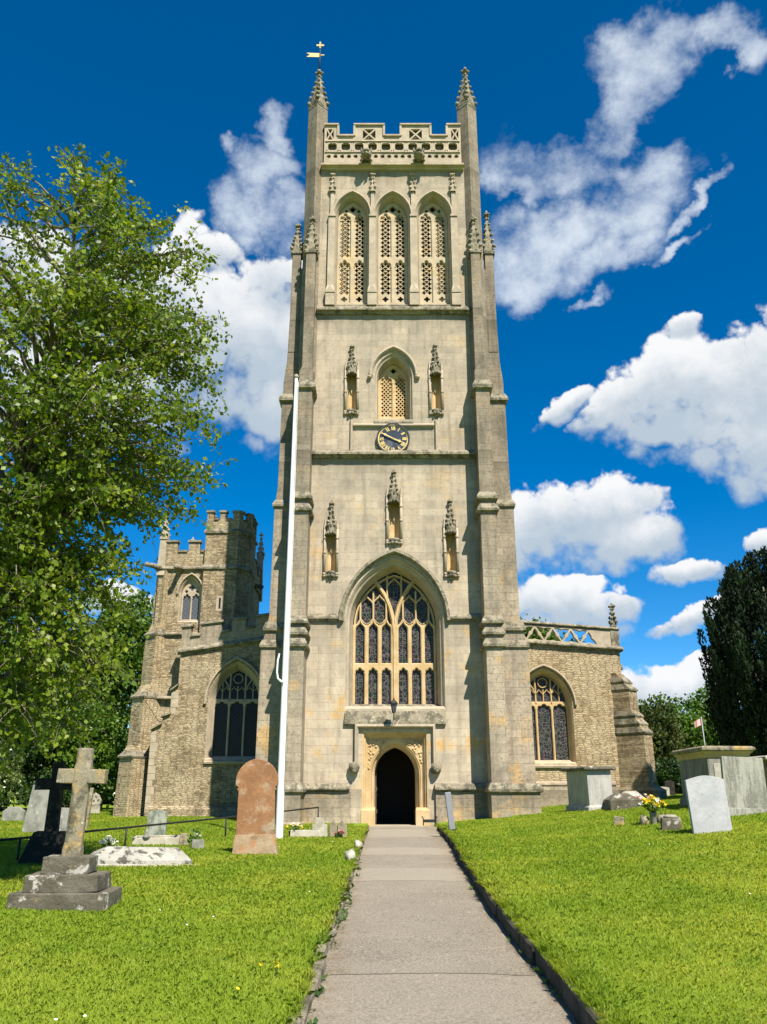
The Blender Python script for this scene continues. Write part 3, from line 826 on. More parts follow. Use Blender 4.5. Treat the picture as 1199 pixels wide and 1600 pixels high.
CB(rv, 'jamb_moulding', M_GREY, w)
CB(wide(MB().prism(opening(1.60, 4.7, 7.9, 10.15, 14), 0.88, 0.92)), 'stained_glass', M_GLASS, w)
sl_ = MB().xprism([(-0.07, 4.0), (-0.13, 4.06), (-0.13, 4.14), (0.02, 4.6), (0.72, 4.86), (0.72, 4.0)], -1.89, 1.89)
CB(sl_, 'sill', M_LICH, w)
h = hood(arch(1.95, 7.95, 10.62, 16), 0.02, 0.23, 0.0, 0.22)
CB(h, 'hood_mould', M_LICH, w)

# ---- west door
def rect_ring(hw, z0, zt): return [(-hw, z0), (-hw, zt), (hw, zt), (hw, z0)]
fr = MB()
fr.loft([[(x, y, z) for x, z in rect_ring(a, 0.3, zt)] for a, zt, y in ((1.22, 3.80, 0.0), (1.16, 3.74, 0.02), (1.15, 3.73, 0.10), (1.10, 3.68, 0.12), (1.09, 3.66, 0.20), (1.02, 3.58, 0.27), (1.02, 3.58, 0.34))], False)
sp = PL([[(-1.06, 0.3), (-1.06, 3.62), (1.06, 3.62), (1.06, 0.3)], opening(0.95, 0.25, 2.25, 3.50, 12)], 0.30, 0.36)
fr.add(sp.v, sp.f)
fr.loft([[(x, s[4], z) for x, z in opening(s[0], s[1], s[2], s[3], 12)] for s in ((0.95, 0.3, 2.25, 3.50, 0.30), (0.93, 0.3, 2.25, 3.47, 0.33), (0.90, 0.3, 2.25, 3.42, 0.34), (0.86, 0.3, 2.26, 3.37, 0.43), (0.85, 0.3, 2.26, 3.36, 0.50), (0.81, 0.3, 2.27, 3.31, 0.52), (0.77, 0.3, 2.28, 3.26, 0.60), (0.755, 0.3, 2.28, 3.25, 0.95))], False)
for s in (-1, 1):   # plain plinth blocks at the foot of the jambs
    x0, x1 = (-1.24, -0.74) if s < 0 else (0.74, 1.24)
    fr.rects([(0.3, x0, x1, -0.03, 0.9), (1.02, x0, x1, -0.03, 0.9), (1.12, x0 + (0.02 if s > 0 else -0.02), x1, 0.05, 0.9)])
w = CB(fr, 'doorway', M_WARM)
cv = MB()
rr_ = random.Random(4)
for i in range(170):    # carved leaves in the spandrels
    x = rr_.uniform(0.2, 1.0) * rr_.choice((-1, 1)); z = rr_.uniform(2.45, 3.56)
    az = arch_z(0.99, 2.25, 3.54, x)
    if z > az + 0.05: cv.lump((x, 0.30, z), (0.05, 0.045, 0.06), i, 0.5)
CB(cv, 'carving', M_WARM, w)
lb = MB()
lab = [(-1.44, 2.62), (-1.44, 4.0), (1.44, 4.0), (1.44, 2.62)]
ri = []
for i, (x, z) in enumerate(lab):
    sx = -1 if x < 0 else 1
    d = lambda k: (x + sx * k, z + (k if i in (1, 2) else 0))
    a, b_, c_, e_ = d(-0.08), d(-0.03), d(0.05), d(0.08)
    ri.append([(a[0], 0.05, a[1]), (a[0], -0.08, a[1]), (b_[0], -0.19, b_[1]), (c_[0], -0.17, c_[1]), (e_[0], 0.05, e_[1])])
lb.loft(ri, True, True, True)
CB(lb, 'hood_mould', M_GREY, w)
for s in (-1, 1):
    CB(MB().lump((s * 1.5, -0.14, 2.5), (0.19, 0.19, 0.22), s + 3, 0.45, 2.0, True).lump((s * 1.52, -0.22, 2.4), (0.1, 0.12, 0.1), s + 4, 0.5), 'label_stop', M_LICH, w)
dl = MB()
for i in range(7): dl.box(-0.755, -0.70, 0.97 + i * 0.1, 1.065 + i * 0.1, 0.52, 3.05)
for z in (0.9, 1.7, 2.5): dl.box(-0.70, -0.67, 1.0, 1.65, z, z + 0.14)
dr = CB(dl, 'door', M_WOOD)
CB(MB().lathe([(0.03, 0), (0.03, 0.02)], (0, 0, 0), 10).xf(Matrix.Translation((-0.665, 1.55, 1.55)) @ Matrix.Rotation(PI / 2, 4, 'Y')), 'handle', M_IRON, dr)
CB(MB().rects([(0.3, -1.0, 1.0, -0.35, 0.9), (0.515, -1.0, 1.0, -0.32, 0.9)]), 'threshold', M_GREY)

# ------------------------------------------------------------------ AISLES (west walls 7 m behind the tower face)
AY = 7.0
def lit_window(cx, hw, z0, zs, za, y, m_tr, m_gl, hoodm, name, lights=3, tz=0.0, wall_hw=0.16, jm=None):
    """three-light window with a transom at the springing and panel tracery above"""
    W = hw + wall_hw
    rv = reveal([(W, z0 - 0.1, zs, za + wall_hw * 1.5, y), (W - 0.04, z0 - 0.04, zs, za + wall_hw * 1.1, y + 0.07), (W - 0.06, z0 - 0.04, zs, za + wall_hw * 0.9, y + 0.1), (hw, z0, zs, za, y + 0.40)], 12).shift((cx, 0, 0))
    p = 2 * hw / lights; lw = p / 2 - 0.05
    cs = [cx - hw + p * (i + 0.5) for i in range(lights)]
    tz = tz or zs
    L = [foiled(lw, z0 + 0.06, tz - 0.32, tz - 0.1, c, 3, 20, 0.25) for c in cs]
    out = [(cx - hw - 0.03, z0 - 0.05), (cx - hw - 0.03, tz + 0.02), (cx + hw + 0.03, tz + 0.02), (cx + hw + 0.03, z0 - 0.05)]
    tr = PL([out] + L, y + 0.38, y + 0.54, 0.03)
    f0, f1 = y + 0.38, y + 0.54
    cl = lambda x: arch_z(hw, zs, za, x, cx) - 0.01
    for i in range(1, lights):
        x = cx - hw + p * i
        tr.bar([(x, tz - 0.1), (x, cl(x))], 0.10, f0, f1)
    tr.bar(arch(hw - 0.02, zs, za - 0.03, 12, cx), 0.07, f0 + 0.01, f1)
    for c in cs:
        t1 = cl(c) if c != cs[len(cs) // 2] or lights % 2 == 0 else min(cl(c), zs + (za - zs) * 0.5)
        if t1 > tz + 0.15: tr.bar([(c, tz), (c, t1)], 0.07, f0 + 0.01, f1)
        for s in (-1, 1):
            m_ = c + s * p / 4; zz = tz + min(0.28, max(0.08, (cl(m_) - tz) * 0.55))
            og = ogee(p / 4, zz, zz, min(zz + 0.3, cl(m_)), m_, 5)[1:-1]
            tr.bar(og, 0.05, f0 + 0.02, f1)
    if lights == 3:
        mid = cs[1]; ztop = zs + (za - zs) * 0.72
        tr.bar(circle(mid, ztop, p * 0.30, 12) + [circle(mid, ztop, p * 0.30, 12)[0]], 0.06, f0 + 0.02, f1)
        for s in (-1, 1):    # the Y arms of the outer lights
            x0 = cx + s * p / 2
            pts = [(x0, tz + 0.35), (x0 + s * p * 0.14, tz + 0.62), (x0 + s * p * 0.4, tz + 0.92)]
            pts = [(a, min(b_, cl(a))) for a, b_ in pts]
            tr.bar(pts, 0.08, f0, f1)
    w = CB(tr, name, m_tr)
    CB(rv, 'jamb_moulding', jm or m_tr, w)
    CB(MB().prism(opening(hw + 0.01, z0, zs, za, 10, cx), y + 0.50, y + 0.53), 'window_glass', m_gl, w)
    h = hood(arch(W + 0.04, zs, za + wall_hw * 1.5 + 0.05, 12, cx), 0.02, 0.14, y, 0.13)
    for s in (-1, 1): h.lump((cx + s * (W + 0.14), y - 0.06, zs - 0.03), (0.09, 0.08, 0.06), s, 0.2)
    CB(h, 'hood_mould', hoodm, w)
    CB(MB().xprism([(y - 0.1, z0 - 0.28), (y - 0.12, z0 - 0.2), (y + 0.42, z0 + 0.06), (y + 0.42, z0 - 0.28)], cx - W, cx + W), 'sill', hoodm, w)
    return opening(W, z0 - 0.1, zs, za + wall_hw * 1.5, 12, cx)

# right aisle
xL, xR = 3.5, 10.62
zt = lambda x: 8.45 + (x - 3.5) * (7.92 - 8.45) / (xR - xL)
ho = lit_window(7.0, 1.09, 2.98, 5.5, 6.9, AY, M_WARM, M_GLASS, M_GREY, 'aisle_window', 3, 5.62, 0.15, M_DRS)
rw = PL([[(xL, 0.6), (xL, zt(xL)), (xR, zt(xR)), (xR, 0.6)], ho], AY, AY + 0.6)
rw.box(xR - 0.6, xR, AY + 0.6, AY + 11, 0.6, zt(xR)).box(xL, xR - 0.6, AY + 10.4, AY + 11, 0.6, 7.8)
CB(rw, 'aisle_wall', M_RUB2)
CB(MB().add([(xL, AY + 0.3, zt(xL)), (xR, AY + 0.3, zt(xR) - 0.05), (xR, AY + 11, zt(xR) - 0.05), (xL, AY + 11, zt(xL)), (xL, AY + 0.3, zt(xL) - 0.1), (xR, AY + 0.3, zt(xR) - 0.15), (xR, AY + 11, zt(xR) - 0.15), (xL, AY + 11, zt(xL) - 0.1)],
             [[0, 1, 2, 3], [7, 6, 5, 4], [0, 4, 5, 1], [1, 5, 6, 2], [2, 6, 7, 3], [3, 7, 4, 0]]), 'aisle_roof', M_LICH)
def sloped_string(mb, x0, x1, f, y, h, p, dep=0.1):
    i0 = len(mb.v); string(mb, x0, x1, y, 0, h, p, dep)
    mb.v[i0:] = [(a, b_, c + f(a)) for a, b_, c in mb.v[i0:]]
    return mb
# pierced parapet: leaning triangles each holding a trefoil
px0, px1 = 4.6, xR - 0.02
N = 6; bw = (px1 - 0.95 - px0) / N; hs = []
zb = lambda x: zt(x) + 0.2
zc_ = lambda x: zt(x) + 0.86
for i in range(N):
    a = px0 + bw * i; b_ = a + bw
    for tri in ([(a + 0.08, zb(a) + 0.05), (a + bw / 2, zc_(a + bw / 2) - 0.09), (b_ - 0.08, zb(b_) + 0.05)], [(a + bw / 2 + 0.08, zc_(a + bw / 2) - 0.02), (b_ + bw / 2 - 0.08, zc_(b_ + bw / 2) - 0.02), (b_, zb(b_) + 0.08)]):
        if max(q[0] for q in tri) > px1 - 0.85: continue
        cxx = sum(q[0] for q in tri) / 3; czz = sum(q[1] for q in tri) / 3
        # cusped triangle: pull the middle of each side inwards
        poly = []
        for k in range(3):
            p0, p1 = tri[k], tri[(k + 1) % 3]
            for f in (0.0, 0.28, 0.40, 0.5, 0.60, 0.72):
                x = p0[0] + (p1[0] - p0[0]) * f; z = p0[1] + (p1[1] - p0[1]) * f
                pull = 0.0 if f in (0.0, 0.28, 0.72) else (0.17 if f == 0.5 else 0.08)
                poly.append((x + (cxx - x) * pull * 1.6, z + (czz - z) * pull * 1.6))
        hs.append(poly)
pp = PL([[(px0 - 0.6, zt(px0) + 0.1), (px0 - 0.6, zc_(px0) + 0.1), (px1, zc_(px1) + 0.1), (px1, zt(px1) + 0.1)]] + hs, AY - 0.06, AY + 0.14, 0.02)
po = CB(pp, 'parapet', M_GREY)
m_ = MB(); sloped_string(m_, 4.0, px1 + 0.06, lambda x: zt(x) + 1.0, AY - 0.05, 0.13, 0.1, 0.24); CB(m_, 'coping', M_LICH, po)
m_ = MB(); sloped_string(m_, 4.0, xR + 0.14, lambda x: zt(x) + 0.05, AY, 0.2, 0.2); m_.rects([(zt(xR), xR, xR + 0.16, AY - 0.15, AY + 11), (zt(xR) + 0.15, xR, xR + 0.14, AY - 0.12, AY + 11)]); CBS(m_, 'string_course', M_LICH)
CB(MB().box(xR - 0.18, xR, AY + 0.15, AY + 11, zt(xR) + 0.1, zt(xR) + 0.95), 'parapet', M_GREY)
q = MB(); q.rects([(zc_(xR) - 0.85, xR - 0.36, xR + 0.02, AY - 0.09, AY + 0.2), (zc_(xR) + 0.12, xR - 0.36, xR + 0.02, AY - 0.09, AY + 0.2)])
q.rects([(8.7, xR - 0.28, xR - 0.06, AY - 0.04, AY + 0.16), (9.15, xR - 0.26, xR - 0.08, AY - 0.02, AY + 0.14)]); spire(q, xR - 0.17, AY + 0.05, 9.1, 10.15, 0.2, False, 4, 0.1, True, 77)
CB(q, 'pinnacle', M_LICH)
g = MB(); g.lump((xR + 0.1, AY + 0.5, 7.25), (0.12, 0.22, 0.2), 3, 0.4); CB(g, 'gargoyle', M_LICH)
# diagonal corner buttress
g = MB()
g.rects([(0.5, -0.42, 0.42, -1.6, 0.3), (1.75, -0.42, 0.42, -1.6, 0.3), (1.95, -0.36, 0.36, -1.22, 0.3), (4.15, -0.36, 0.36, -1.2, 0.3), (5.2, -0.36, 0.36, -0.68, 0.3), (6.1, -0.36, 0.36, -0.66, 0.3), (6.9, -0.36, 0.36, -0.05, 0.3)])
ml = MB()
for z, yy in ((4.12, -1.2), (4.5, -1.0), (4.86, -0.82), (6.05, -0.66), (6.4, -0.42)): ml.rects([(z, -0.38, 0.38, yy - 0.05, 0.2), (z + 0.07, -0.4, 0.4, yy - 0.07, 0.2), (z + 0.3, -0.37, 0.37, yy + 0.17, 0.2)])
X_ = Matrix.Translation((xR - 0.12, AY + 0.12, 0)) @ Matrix.Rotation(R(45), 4, 'Z')
bo = CB(g.xf(X_), 'buttress', M_RUB, bevel=0.015); CBS(ml.xf(X_), 'moulding', M_LICH, bo)
m_ = MB(); string(m_, 5.2, xR - 0.7, AY, 1.95, 0.2, 0.16); m_.box(5.2, xR - 0.6, AY - 0.14, AY + 0.1, 0.5, 1.9); CBS(m_, 'plinth', M_BUT)

# left aisle
lL, lR = -10.0, -3.5
lz = lambda x: 8.42 + (x + 6.3) * 0.145
lo = lit_window(-7.22, 1.07, 3.15, 5.55, 7.15, AY, M_GREY, M_GLASS2, M_GREY, 'aisle_window', 3, 5.75, 0.2)
left_edge = [(-10.98, 0.3), (-10.98, 4.35), (-10.55, 4.62), (-10.5, 4.9), (-10.2, 5.05), (-10.2, 6.1), (-9.92, 6.35), (-9.92, lz(-9.92))]
lw_ = PL([left_edge + [(lR, lz(lR)), (lR, 0.3)], lo], AY, AY + 0.6)
CB(lw_, 'aisle_wall', M_RUB)
ml = MB()
for x0, x1, z, d in ((-11.02, -10.5, 4.38, 0.24), (-10.58, -10.15, 4.93, 0.13), (-10.24, -9.88, 6.13, 0.22)):
    ml.prism([(x0, z - 0.05), (x0, z + 0.03), (x1, z + d + 0.08), (x1, z + d)], AY - 0.14, AY + 0.5)
CBS(ml, 'weathering', M_LICH)
m_ = MB()
rr_ = random.Random(3)
for x, za, zb_ in ((-10.98, 0.6, 4.3), (-10.2, 5.05, 6.05)):
    z = za
    while z < zb_ - 0.1:
        hgt = rr_.uniform(0.24, 0.42); w_ = rr_.choice((0.24, 0.34))
        m_.box(x - 0.004, x + w_, AY - 0.012, AY + 0.3, z, min(z + hgt - 0.015, zb_)); z += hgt
CBS(m_, 'quoin', M_GREY, None, 0.01)
m_ = MB(); sloped_string(m_, lL - 0.05, -3.8, lambda x: lz(x) - 0.05, AY, 0.26, 0.18); CBS(m_, 'string_course', M_LICH)
top = [(lL + 0.08, lz(lL))]
mer = [(-9.92, -9.5), (-9.02, -8.08), (-7.6, -6.95), (-6.45, -5.75), (-5.3, -3.6)]
top = [(mer[0][0], lz(mer[0][0]) + 0.05)]
for i, (a, b_) in enumerate(mer):
    top += [(a, lz(a) + 1.12), (b_, lz(b_) + 1.12)]
    if i < len(mer) - 1: top += [(b_, lz(b_) + 0.62), (mer[i + 1][0], lz(mer[i + 1][0]) + 0.62)]
top += [(mer[-1][1], lz(-3.6) + 0.05)]
pp = PL([top], AY - 0.05, AY + 0.3)
po = CB(pp, 'parapet', M_BUT)
cp = MB()
for a, b_, dz, e in [(a, b_, 1.12, 0.07) for a, b_ in mer] + [(mer[i][1], mer[i + 1][0], 0.62, -0.0) for i in range(len(mer) - 1)]:
    P0 = [(AY - 0.14, 0.004), (AY - 0.14, 0.07), (AY - 0.02, 0.14), (AY + 0.3, 0.14), (AY + 0.38, 0.07), (AY + 0.38, 0.004)]
    cp.loft([[(a - e, y, lz(a) + dz + z) for y, z in P0], [(b_ + e, y, lz(b_) + dz + z) for y, z in P0]], True, True, True)
CBS(cp, 'coping', M_LICH, po)
CB(MB().box(lL, lR, AY + 0.6, AY + 0.9, 0.3, 7.6), 'aisle_backing', M_DARK)
m_ = MB(); m_.rects([(0.3, -10.9, lR, AY - 0.16, AY + 0.1), (0.95, -10.9, lR, AY - 0.16, AY + 0.1), (1.1, -10.9, lR, AY - 0.02, AY + 0.1)]); CBS(m_, 'plinth', M_RUB)

# ------------------------------------------------------------------ small north tower
TY = 8.3
tX0, tX1, tY1 = -11.65, -7.45, 14.2
win = opening(0.55, 9.55, 10.95, 11.85, 10, -9.97)
tb = PL([[(tX0, 0.3), (tX0, 13.05), (tX1, 13.05), (tX1, 0.3)], win], TY, TY + 0.5)
tb.box(tX0, tX0 + 0.5, TY + 0.5, tY1, 0.3, 13.0).box(tX1 - 0.5, tX1, TY + 0.5, tY1, 0.3, 13.0).box(tX0 + 0.5, tX1 - 0.5, tY1 - 0.5, tY1, 0.3, 13.0).box(tX0 + 0.5, tX1 - 0.5, TY + 0.5, tY1 - 0.5, 12.6, 12.8)
CB(tb, 'side_tower_wall', M_RUB)
rvw = reveal([(0.55, 9.55, 10.95, 11.85, TY), (0.50, 9.62, 10.95, 11.78, TY + 0.08), (0.47, 9.65, 10.95, 11.72, TY + 0.2)], 10).shift((-9.97, 0, 0))
L = [foiled(0.185, 9.72, 10.75, 11.0, -9.97 + s * 0.225, 3, 20, 0.25) for s in (-1, 1)] + [circle(-9.97, 11.32, 0.17, 16, 4, 0.4, PI / 4), circle(-9.97 - 0.27, 11.12, 0.07, 8), circle(-9.97 + 0.27, 11.12, 0.07, 8)]
w = CB(PL([opening(0.49, 9.6, 10.95, 11.75, 10, -9.97)] + L, TY + 0.2, TY + 0.32, 0.025), 'belfry_window', M_GREY)
CB(rvw, 'jamb_moulding', M_GREY, w)
CB(MB().prism(opening(0.48, 9.6, 10.95, 11.72, 10, -9.97), TY + 0.29, TY + 0.31), 'window_glass', M_GLASS3, w)
CB(hood(arch(0.57, 10.95, 11.9, 10, -9.97), 0.02, 0.12, TY, 0.12), 'hood_mould', M_GREY, w)
m_ = MB(); string(m_, tX0 - 0.05, tX1 + 0.05, TY, 12.2, 0.2, 0.16); m_.rects([(12.15, tX1, tX1 + 0.14, TY - 0.1, tY1), (12.3, tX1, tX1 + 0.1, TY - 0.1, tY1)]); m_.rects([(12.15, tX0 - 0.14, tX0, TY - 0.1, tY1), (12.3, tX0 - 0.1, tX0, TY - 0.1, tY1)]); CBS(m_, 'string_course', M_LICH)
m_ = MB(); string(m_, tX0, -9.4, TY, 8.92, 0.16, 0.14); CBS(m_, 'string_course', M_LICH)
m_ = MB(); string(m_, tX0 - 0.2, -10.0, TY - 0.1, 5.85, 0.16, 0.16, 0.15); CBS(m_, 'string_course', M_LICH)
# embattled parapet
def embattled(mb, cp, a, b_, f, z0, z1, z2, n, thick=0.25):
    """merlons along a line; f maps (u, out, z) to a point"""
    seg = (b_ - a) / (2 * n + 1)
    for i in range(2 * n + 1):
        zt_ = z2 if i % 2 == 0 else z1
        u0, u1 = a + seg * i, a + seg * (i + 1)
        for M_, z_lo, z_hi, o0, o1, e in ((mb, z0, zt_, 0, thick, 0), (cp, zt_ + 0.003, zt_ + 0.1, -0.07, thick + 0.07, 0.05 if i % 2 == 0 else -0.052)):
            vs = [f(u, o, z) for z in (z_lo, z_hi) for o in (o0, o1) for u in (u0 - e, u1 + e)]
            M_.add(vs, [[0, 2, 3, 1], [4, 5, 7, 6], [0, 1, 5, 4], [2, 6, 7, 3], [0, 4, 6, 2], [1, 3, 7, 5]])
pb, cp = MB(), MB()
embattled(pb, cp, tX0 + 0.3, tX1, lambda u, o, z: (u, TY - 0.02 + o, z), 12.3, 13.1, 13.62, 3)
embattled(pb, cp, TY + 0.3, tY1, lambda u, o, z: (tX1 + 0.02 - o, u, z), 12.32, 13.1, 13.62, 3)
embattled(pb, cp, TY + 0.3, tY1, lambda u, o, z: (tX0 - 0.02 + o, u, z), 12.32, 13.1, 13.62, 3)
embattled(pb, cp, tX0 + 0.3, tX1 - 0.3, lambda u, o, z: (u, tY1 - o, z), 12.32, 13.1, 13.62, 3)
po = CB(pb, 'parapet', M_RUB); CBS(cp, 'coping', M_LICH, po)
for (x, y, zt_) in ((tX0 + 0.12, TY + 0.1, 15.3), (tX0 + 0.2, tY1 - 0.1, 15.6), (tX1 - 0.05, tY1 - 0.1, 15.9)):
    q = MB(); q.rects([(11.9, x - 0.2, x + 0.2, y - 0.2, y + 0.2), (zt_ - 1.5, x - 0.16, x + 0.16, y - 0.16, y + 0.16)]); spire(q, x, y, zt_ - 1.5, zt_, 0.34, False, 4, 0.08, True, int(x * 3))
    CB(q, 'pinnacle', M_GREY)
for (p0, p1) in (((tX0 + 0.1, TY, 12.25), (tX0 - 0.5, TY - 0.45, 12.35)), ((-10.55, TY, 12.2), (-10.6, TY - 0.75, 12.15)), ((tX1 - 0.1, tY1 - 2.5, 12.2), (tX1 + 0.45, tY1 - 2.6, 12.1))):
    g = MB().tube([p0, ((p0[0] + p1[0]) / 2, (p0[1] + p1[1]) / 2, (p0[2] + p1[2]) / 2 + 0.03), p1], [0.16, 0.13, 0.11], 7); g.lump(p1, (0.15, 0.15, 0.14), p0[0], 0.4)
    CB(g, 'gargoyle', M_LICH)
# stair turret with its own battlements
TP = [(-9.36, TY - 0.28), (-7.72, TY - 0.28), (-7.16, TY + 0.35), (-7.16, TY + 1.9), (-9.36, TY + 1.9)]
def ring(z, k=0.0):
    c = Vector((-8.26, TY + 0.8)); return [tuple((Vector(p) - c) * (1 + k) + c) + (z,) for p in TP]
g = MB().loft([ring(0.4), ring(14.1), ], True, True, True)
tt = CB(g, 'stair_turret', M_RUB)
ml = MB(); ml.loft([ring(12.12), ring(12.16, 0.07), ring(12.25, 0.08), ring(12.42, 0.003)], True, True, True); ml.loft([ring(13.98), ring(14.02, 0.07), ring(14.12, 0.08), ring(14.26, 0.003)], True, True, True)
CBS(ml, 'moulding', M_LICH, tt)
pb, cp = MB(), MB()
for i in range(5):
    a, b_ = Vector(TP[i]), Vector(TP[(i + 1) % 5]); Ln = (b_ - a).length; d = (b_ - a) / Ln; nn = Vector((-d.y, d.x))
    embattled(pb, cp, 0.0, Ln, lambda u, o, z: (a.x + d.x * u + nn.x * (o + 0.012 + 0.003 * i), a.y + d.y * u + nn.y * (o + 0.012 + 0.003 * i), z + 0.004 * i), 14.1, 14.72, 15.12, 2 if Ln > 1 else 1, 0.2)
CB(pb, 'parapet', M_RUB, tt); CBS(cp, 'coping', M_LICH, tt)
sw = PL([[(-8.62, 10.05), (-8.62, 10.8), (-8.28, 10.8), (-8.28, 10.05)], [(-8.5, 10.15), (-8.5, 10.7), (-8.40, 10.7), (-8.40, 10.15)]], TY - 0.292, TY - 0.2)
so_ = CB(sw, 'slit_window', M_GREY); CB(MB().box(-8.52, -8.38, TY - 0.284, TY - 0.27, 10.12, 10.72), 'window_glass', M_GLASS2, so_)
# clasping corner buttress of the small tower
g = MB()
g.rects([(0.3, -0.5, 0.5, -1.35, 0.4), (3.2, -0.5, 0.5, -1.25, 0.4), (3.7, -0.46, 0.46, -0.95, 0.4), (5.9, -0.46, 0.46, -0.9, 0.4), (6.5, -0.42, 0.42, -0.55, 0.4), (8.9, -0.42, 0.42, -0.5, 0.4), (9.5, -0.36, 0.36, -0.26, 0.4), (12.2, -0.34, 0.34, -0.22, 0.4)])
ml = MB()
for z, yy, hw in ((3.15, -1.27, 0.5), (5.85, -0.92, 0.46), (8.85, -0.52, 0.42)): ml.rects([(z, -hw - 0.03, hw + 0.03, yy - 0.06, 0.2), (z + 0.08, -hw - 0.05, hw + 0.05, yy - 0.08, 0.2), (z + 0.42, -hw + 0.05, hw - 0.05, yy + 0.3, 0.2)])
X_ = Matrix.Translation((tX0 + 0.25, TY + 0.25, 0)) @ Matrix.Rotation(R(-38), 4, 'Z')
bo = CB(g.xf(X_), 'buttress', M_RUB2, bevel=0.015); CBS(ml.xf(X_), 'moulding', M_LICH, bo)

# ------------------------------------------------------------------ sky
world = bpy.data.worlds.new('World'); scene.world = world; world.use_nodes = True
w = T(world.node_tree)
SKY_STR = 0.05
sky = w.n('ShaderNodeTexSky', sky_type='NISHITA', sun_disc=False, sun_elevation=R(SUN_EL), sun_rotation=R(180 - SUN_AZ), altitude=100, air_density=0.75, dust_density=0.0, ozone_density=4.0)
hs = w.n('ShaderNodeHueSaturation', {'Color': sky.outputs[0], 'Hue': 0.497, 'Saturation': 1.40, 'Value': 1.62})
tcw = w.n('ShaderNodeTexCoord').outputs['Generated']
# clouds: azimuth (from +Y towards +X), elevation, half width, half height, tilt in degrees; c = heaped, s = thin
CLOUDS = [(-9.86, 29.64, 5.56, 5.77, 0, 'c'), (-14.7, 30.02, 6.3, 6.3, 0, 'c'), (-8.89, 33.86, 2.53, 2.32, 0, 'c'), (-26.22, 31.35, 5.9, 4.33, 0, 'c'), (-22.22, 24.85, 6.97, 4.51, 0, 'c'), (-8.17, 25.49, 3.04, 2.39, 0, 'c'), (-13.75, 35.22, 2.06, 1.44, 0, 'c'), (22.79, 25.59, 4.9, 3.88, 0, 'c'), (26.99, 25.84, 4.36, 3.77, 0, 'c'), (18.82, 25.14, 4.39, 2.59, 15, 'c'), (26.38, 20.71, 4.4, 2.8, 0, 'c'), (28.25, 23.79, 5.51, 5.51, 0, 'c'), (23.46, 21.37, 4.49, 2.04, 0, 'c'), (13.41, 25.53, 2.56, 0.94, 25, 'c'), (21.16, 22.94, 5.38, 2.48, 0, 'c'), (22.37, 29.32, 1.22, 1.14, 0, 'c'), (12.31, 17.22, 4.53, 3.37, 0, 'c'), (15.89, 18.03, 3.62, 2.64, 0, 'c'), (17.17, 15.8, 2.96, 1.77, 0, 'c'), (19.11, 16.26, 2.01, 1.76, 30, 'c'), (9.11, 15.87, 2.61, 3.05, 0, 'c'), (20.8, 13.9, 2.56, 0.99, 0, 'c'), (12.37, 11.84, 5.14, 2.05, 0, 'c'), (15.7, 11.26, 2.74, 1.9, 0, 'c'), (20.5, 10.64, 2.95, 0.82, 20, 'c'), (16.21, 5.68, 2.27, 2.27, 0, 'c'), (19.17, 5.79, 2.44, 1.83, 0, 'c'), (21.39, 6.69, 2.21, 1.69, 25, 'c'), (-18.58, 11.71, 2.58, 1.33, 0, 'c'), (25.36, 15.18, 1.2, 1.0, 0, 'c'), (23.93, 45.95, 3.85, 2.13, -10, 's'), (22.08, 44.3, 3.57, 1.69, 20, 's'), (19.05, 42.94, 2.89, 1.54, 25, 's'), (29.99, 45.73, 2.12, 1.59, 0, 's'), (31.26, 43.53, 1.0, 2.14, 0, 's'), (14.95, 41.21, 4.96, 1.9, -5, 's'), (15.79, 37.51, 5.26, 2.23, 15, 's'), (11.72, 40.1, 2.42, 1.13, 0, 's'), (12.79, 35.12, 3.52, 2.28, 20, 's'), (17.7, 35.09, 3.25, 1.83, 15, 's'), (23.27, 37.37, 1.95, 0.62, 38, 's'), (22.64, 35.01, 1.9, 0.56, 30, 's'), (16.85, 32.01, 1.49, 0.66, 0, 's'), (19.83, 39.9, 1.96, 1.57, 0, 's'), (-9.2, 42.19, 2.48, 1.92, 0, 's'), (-10.86, 39.8, 1.95, 2.23, 0, 's'), (-7.91, 38.89, 1.81, 2.05, 0, 's'), (-7.18, 44.51, 1.66, 1.34, 40, 's'), (-12.23, 43.18, 0.87, 0.71, 0, 's')]
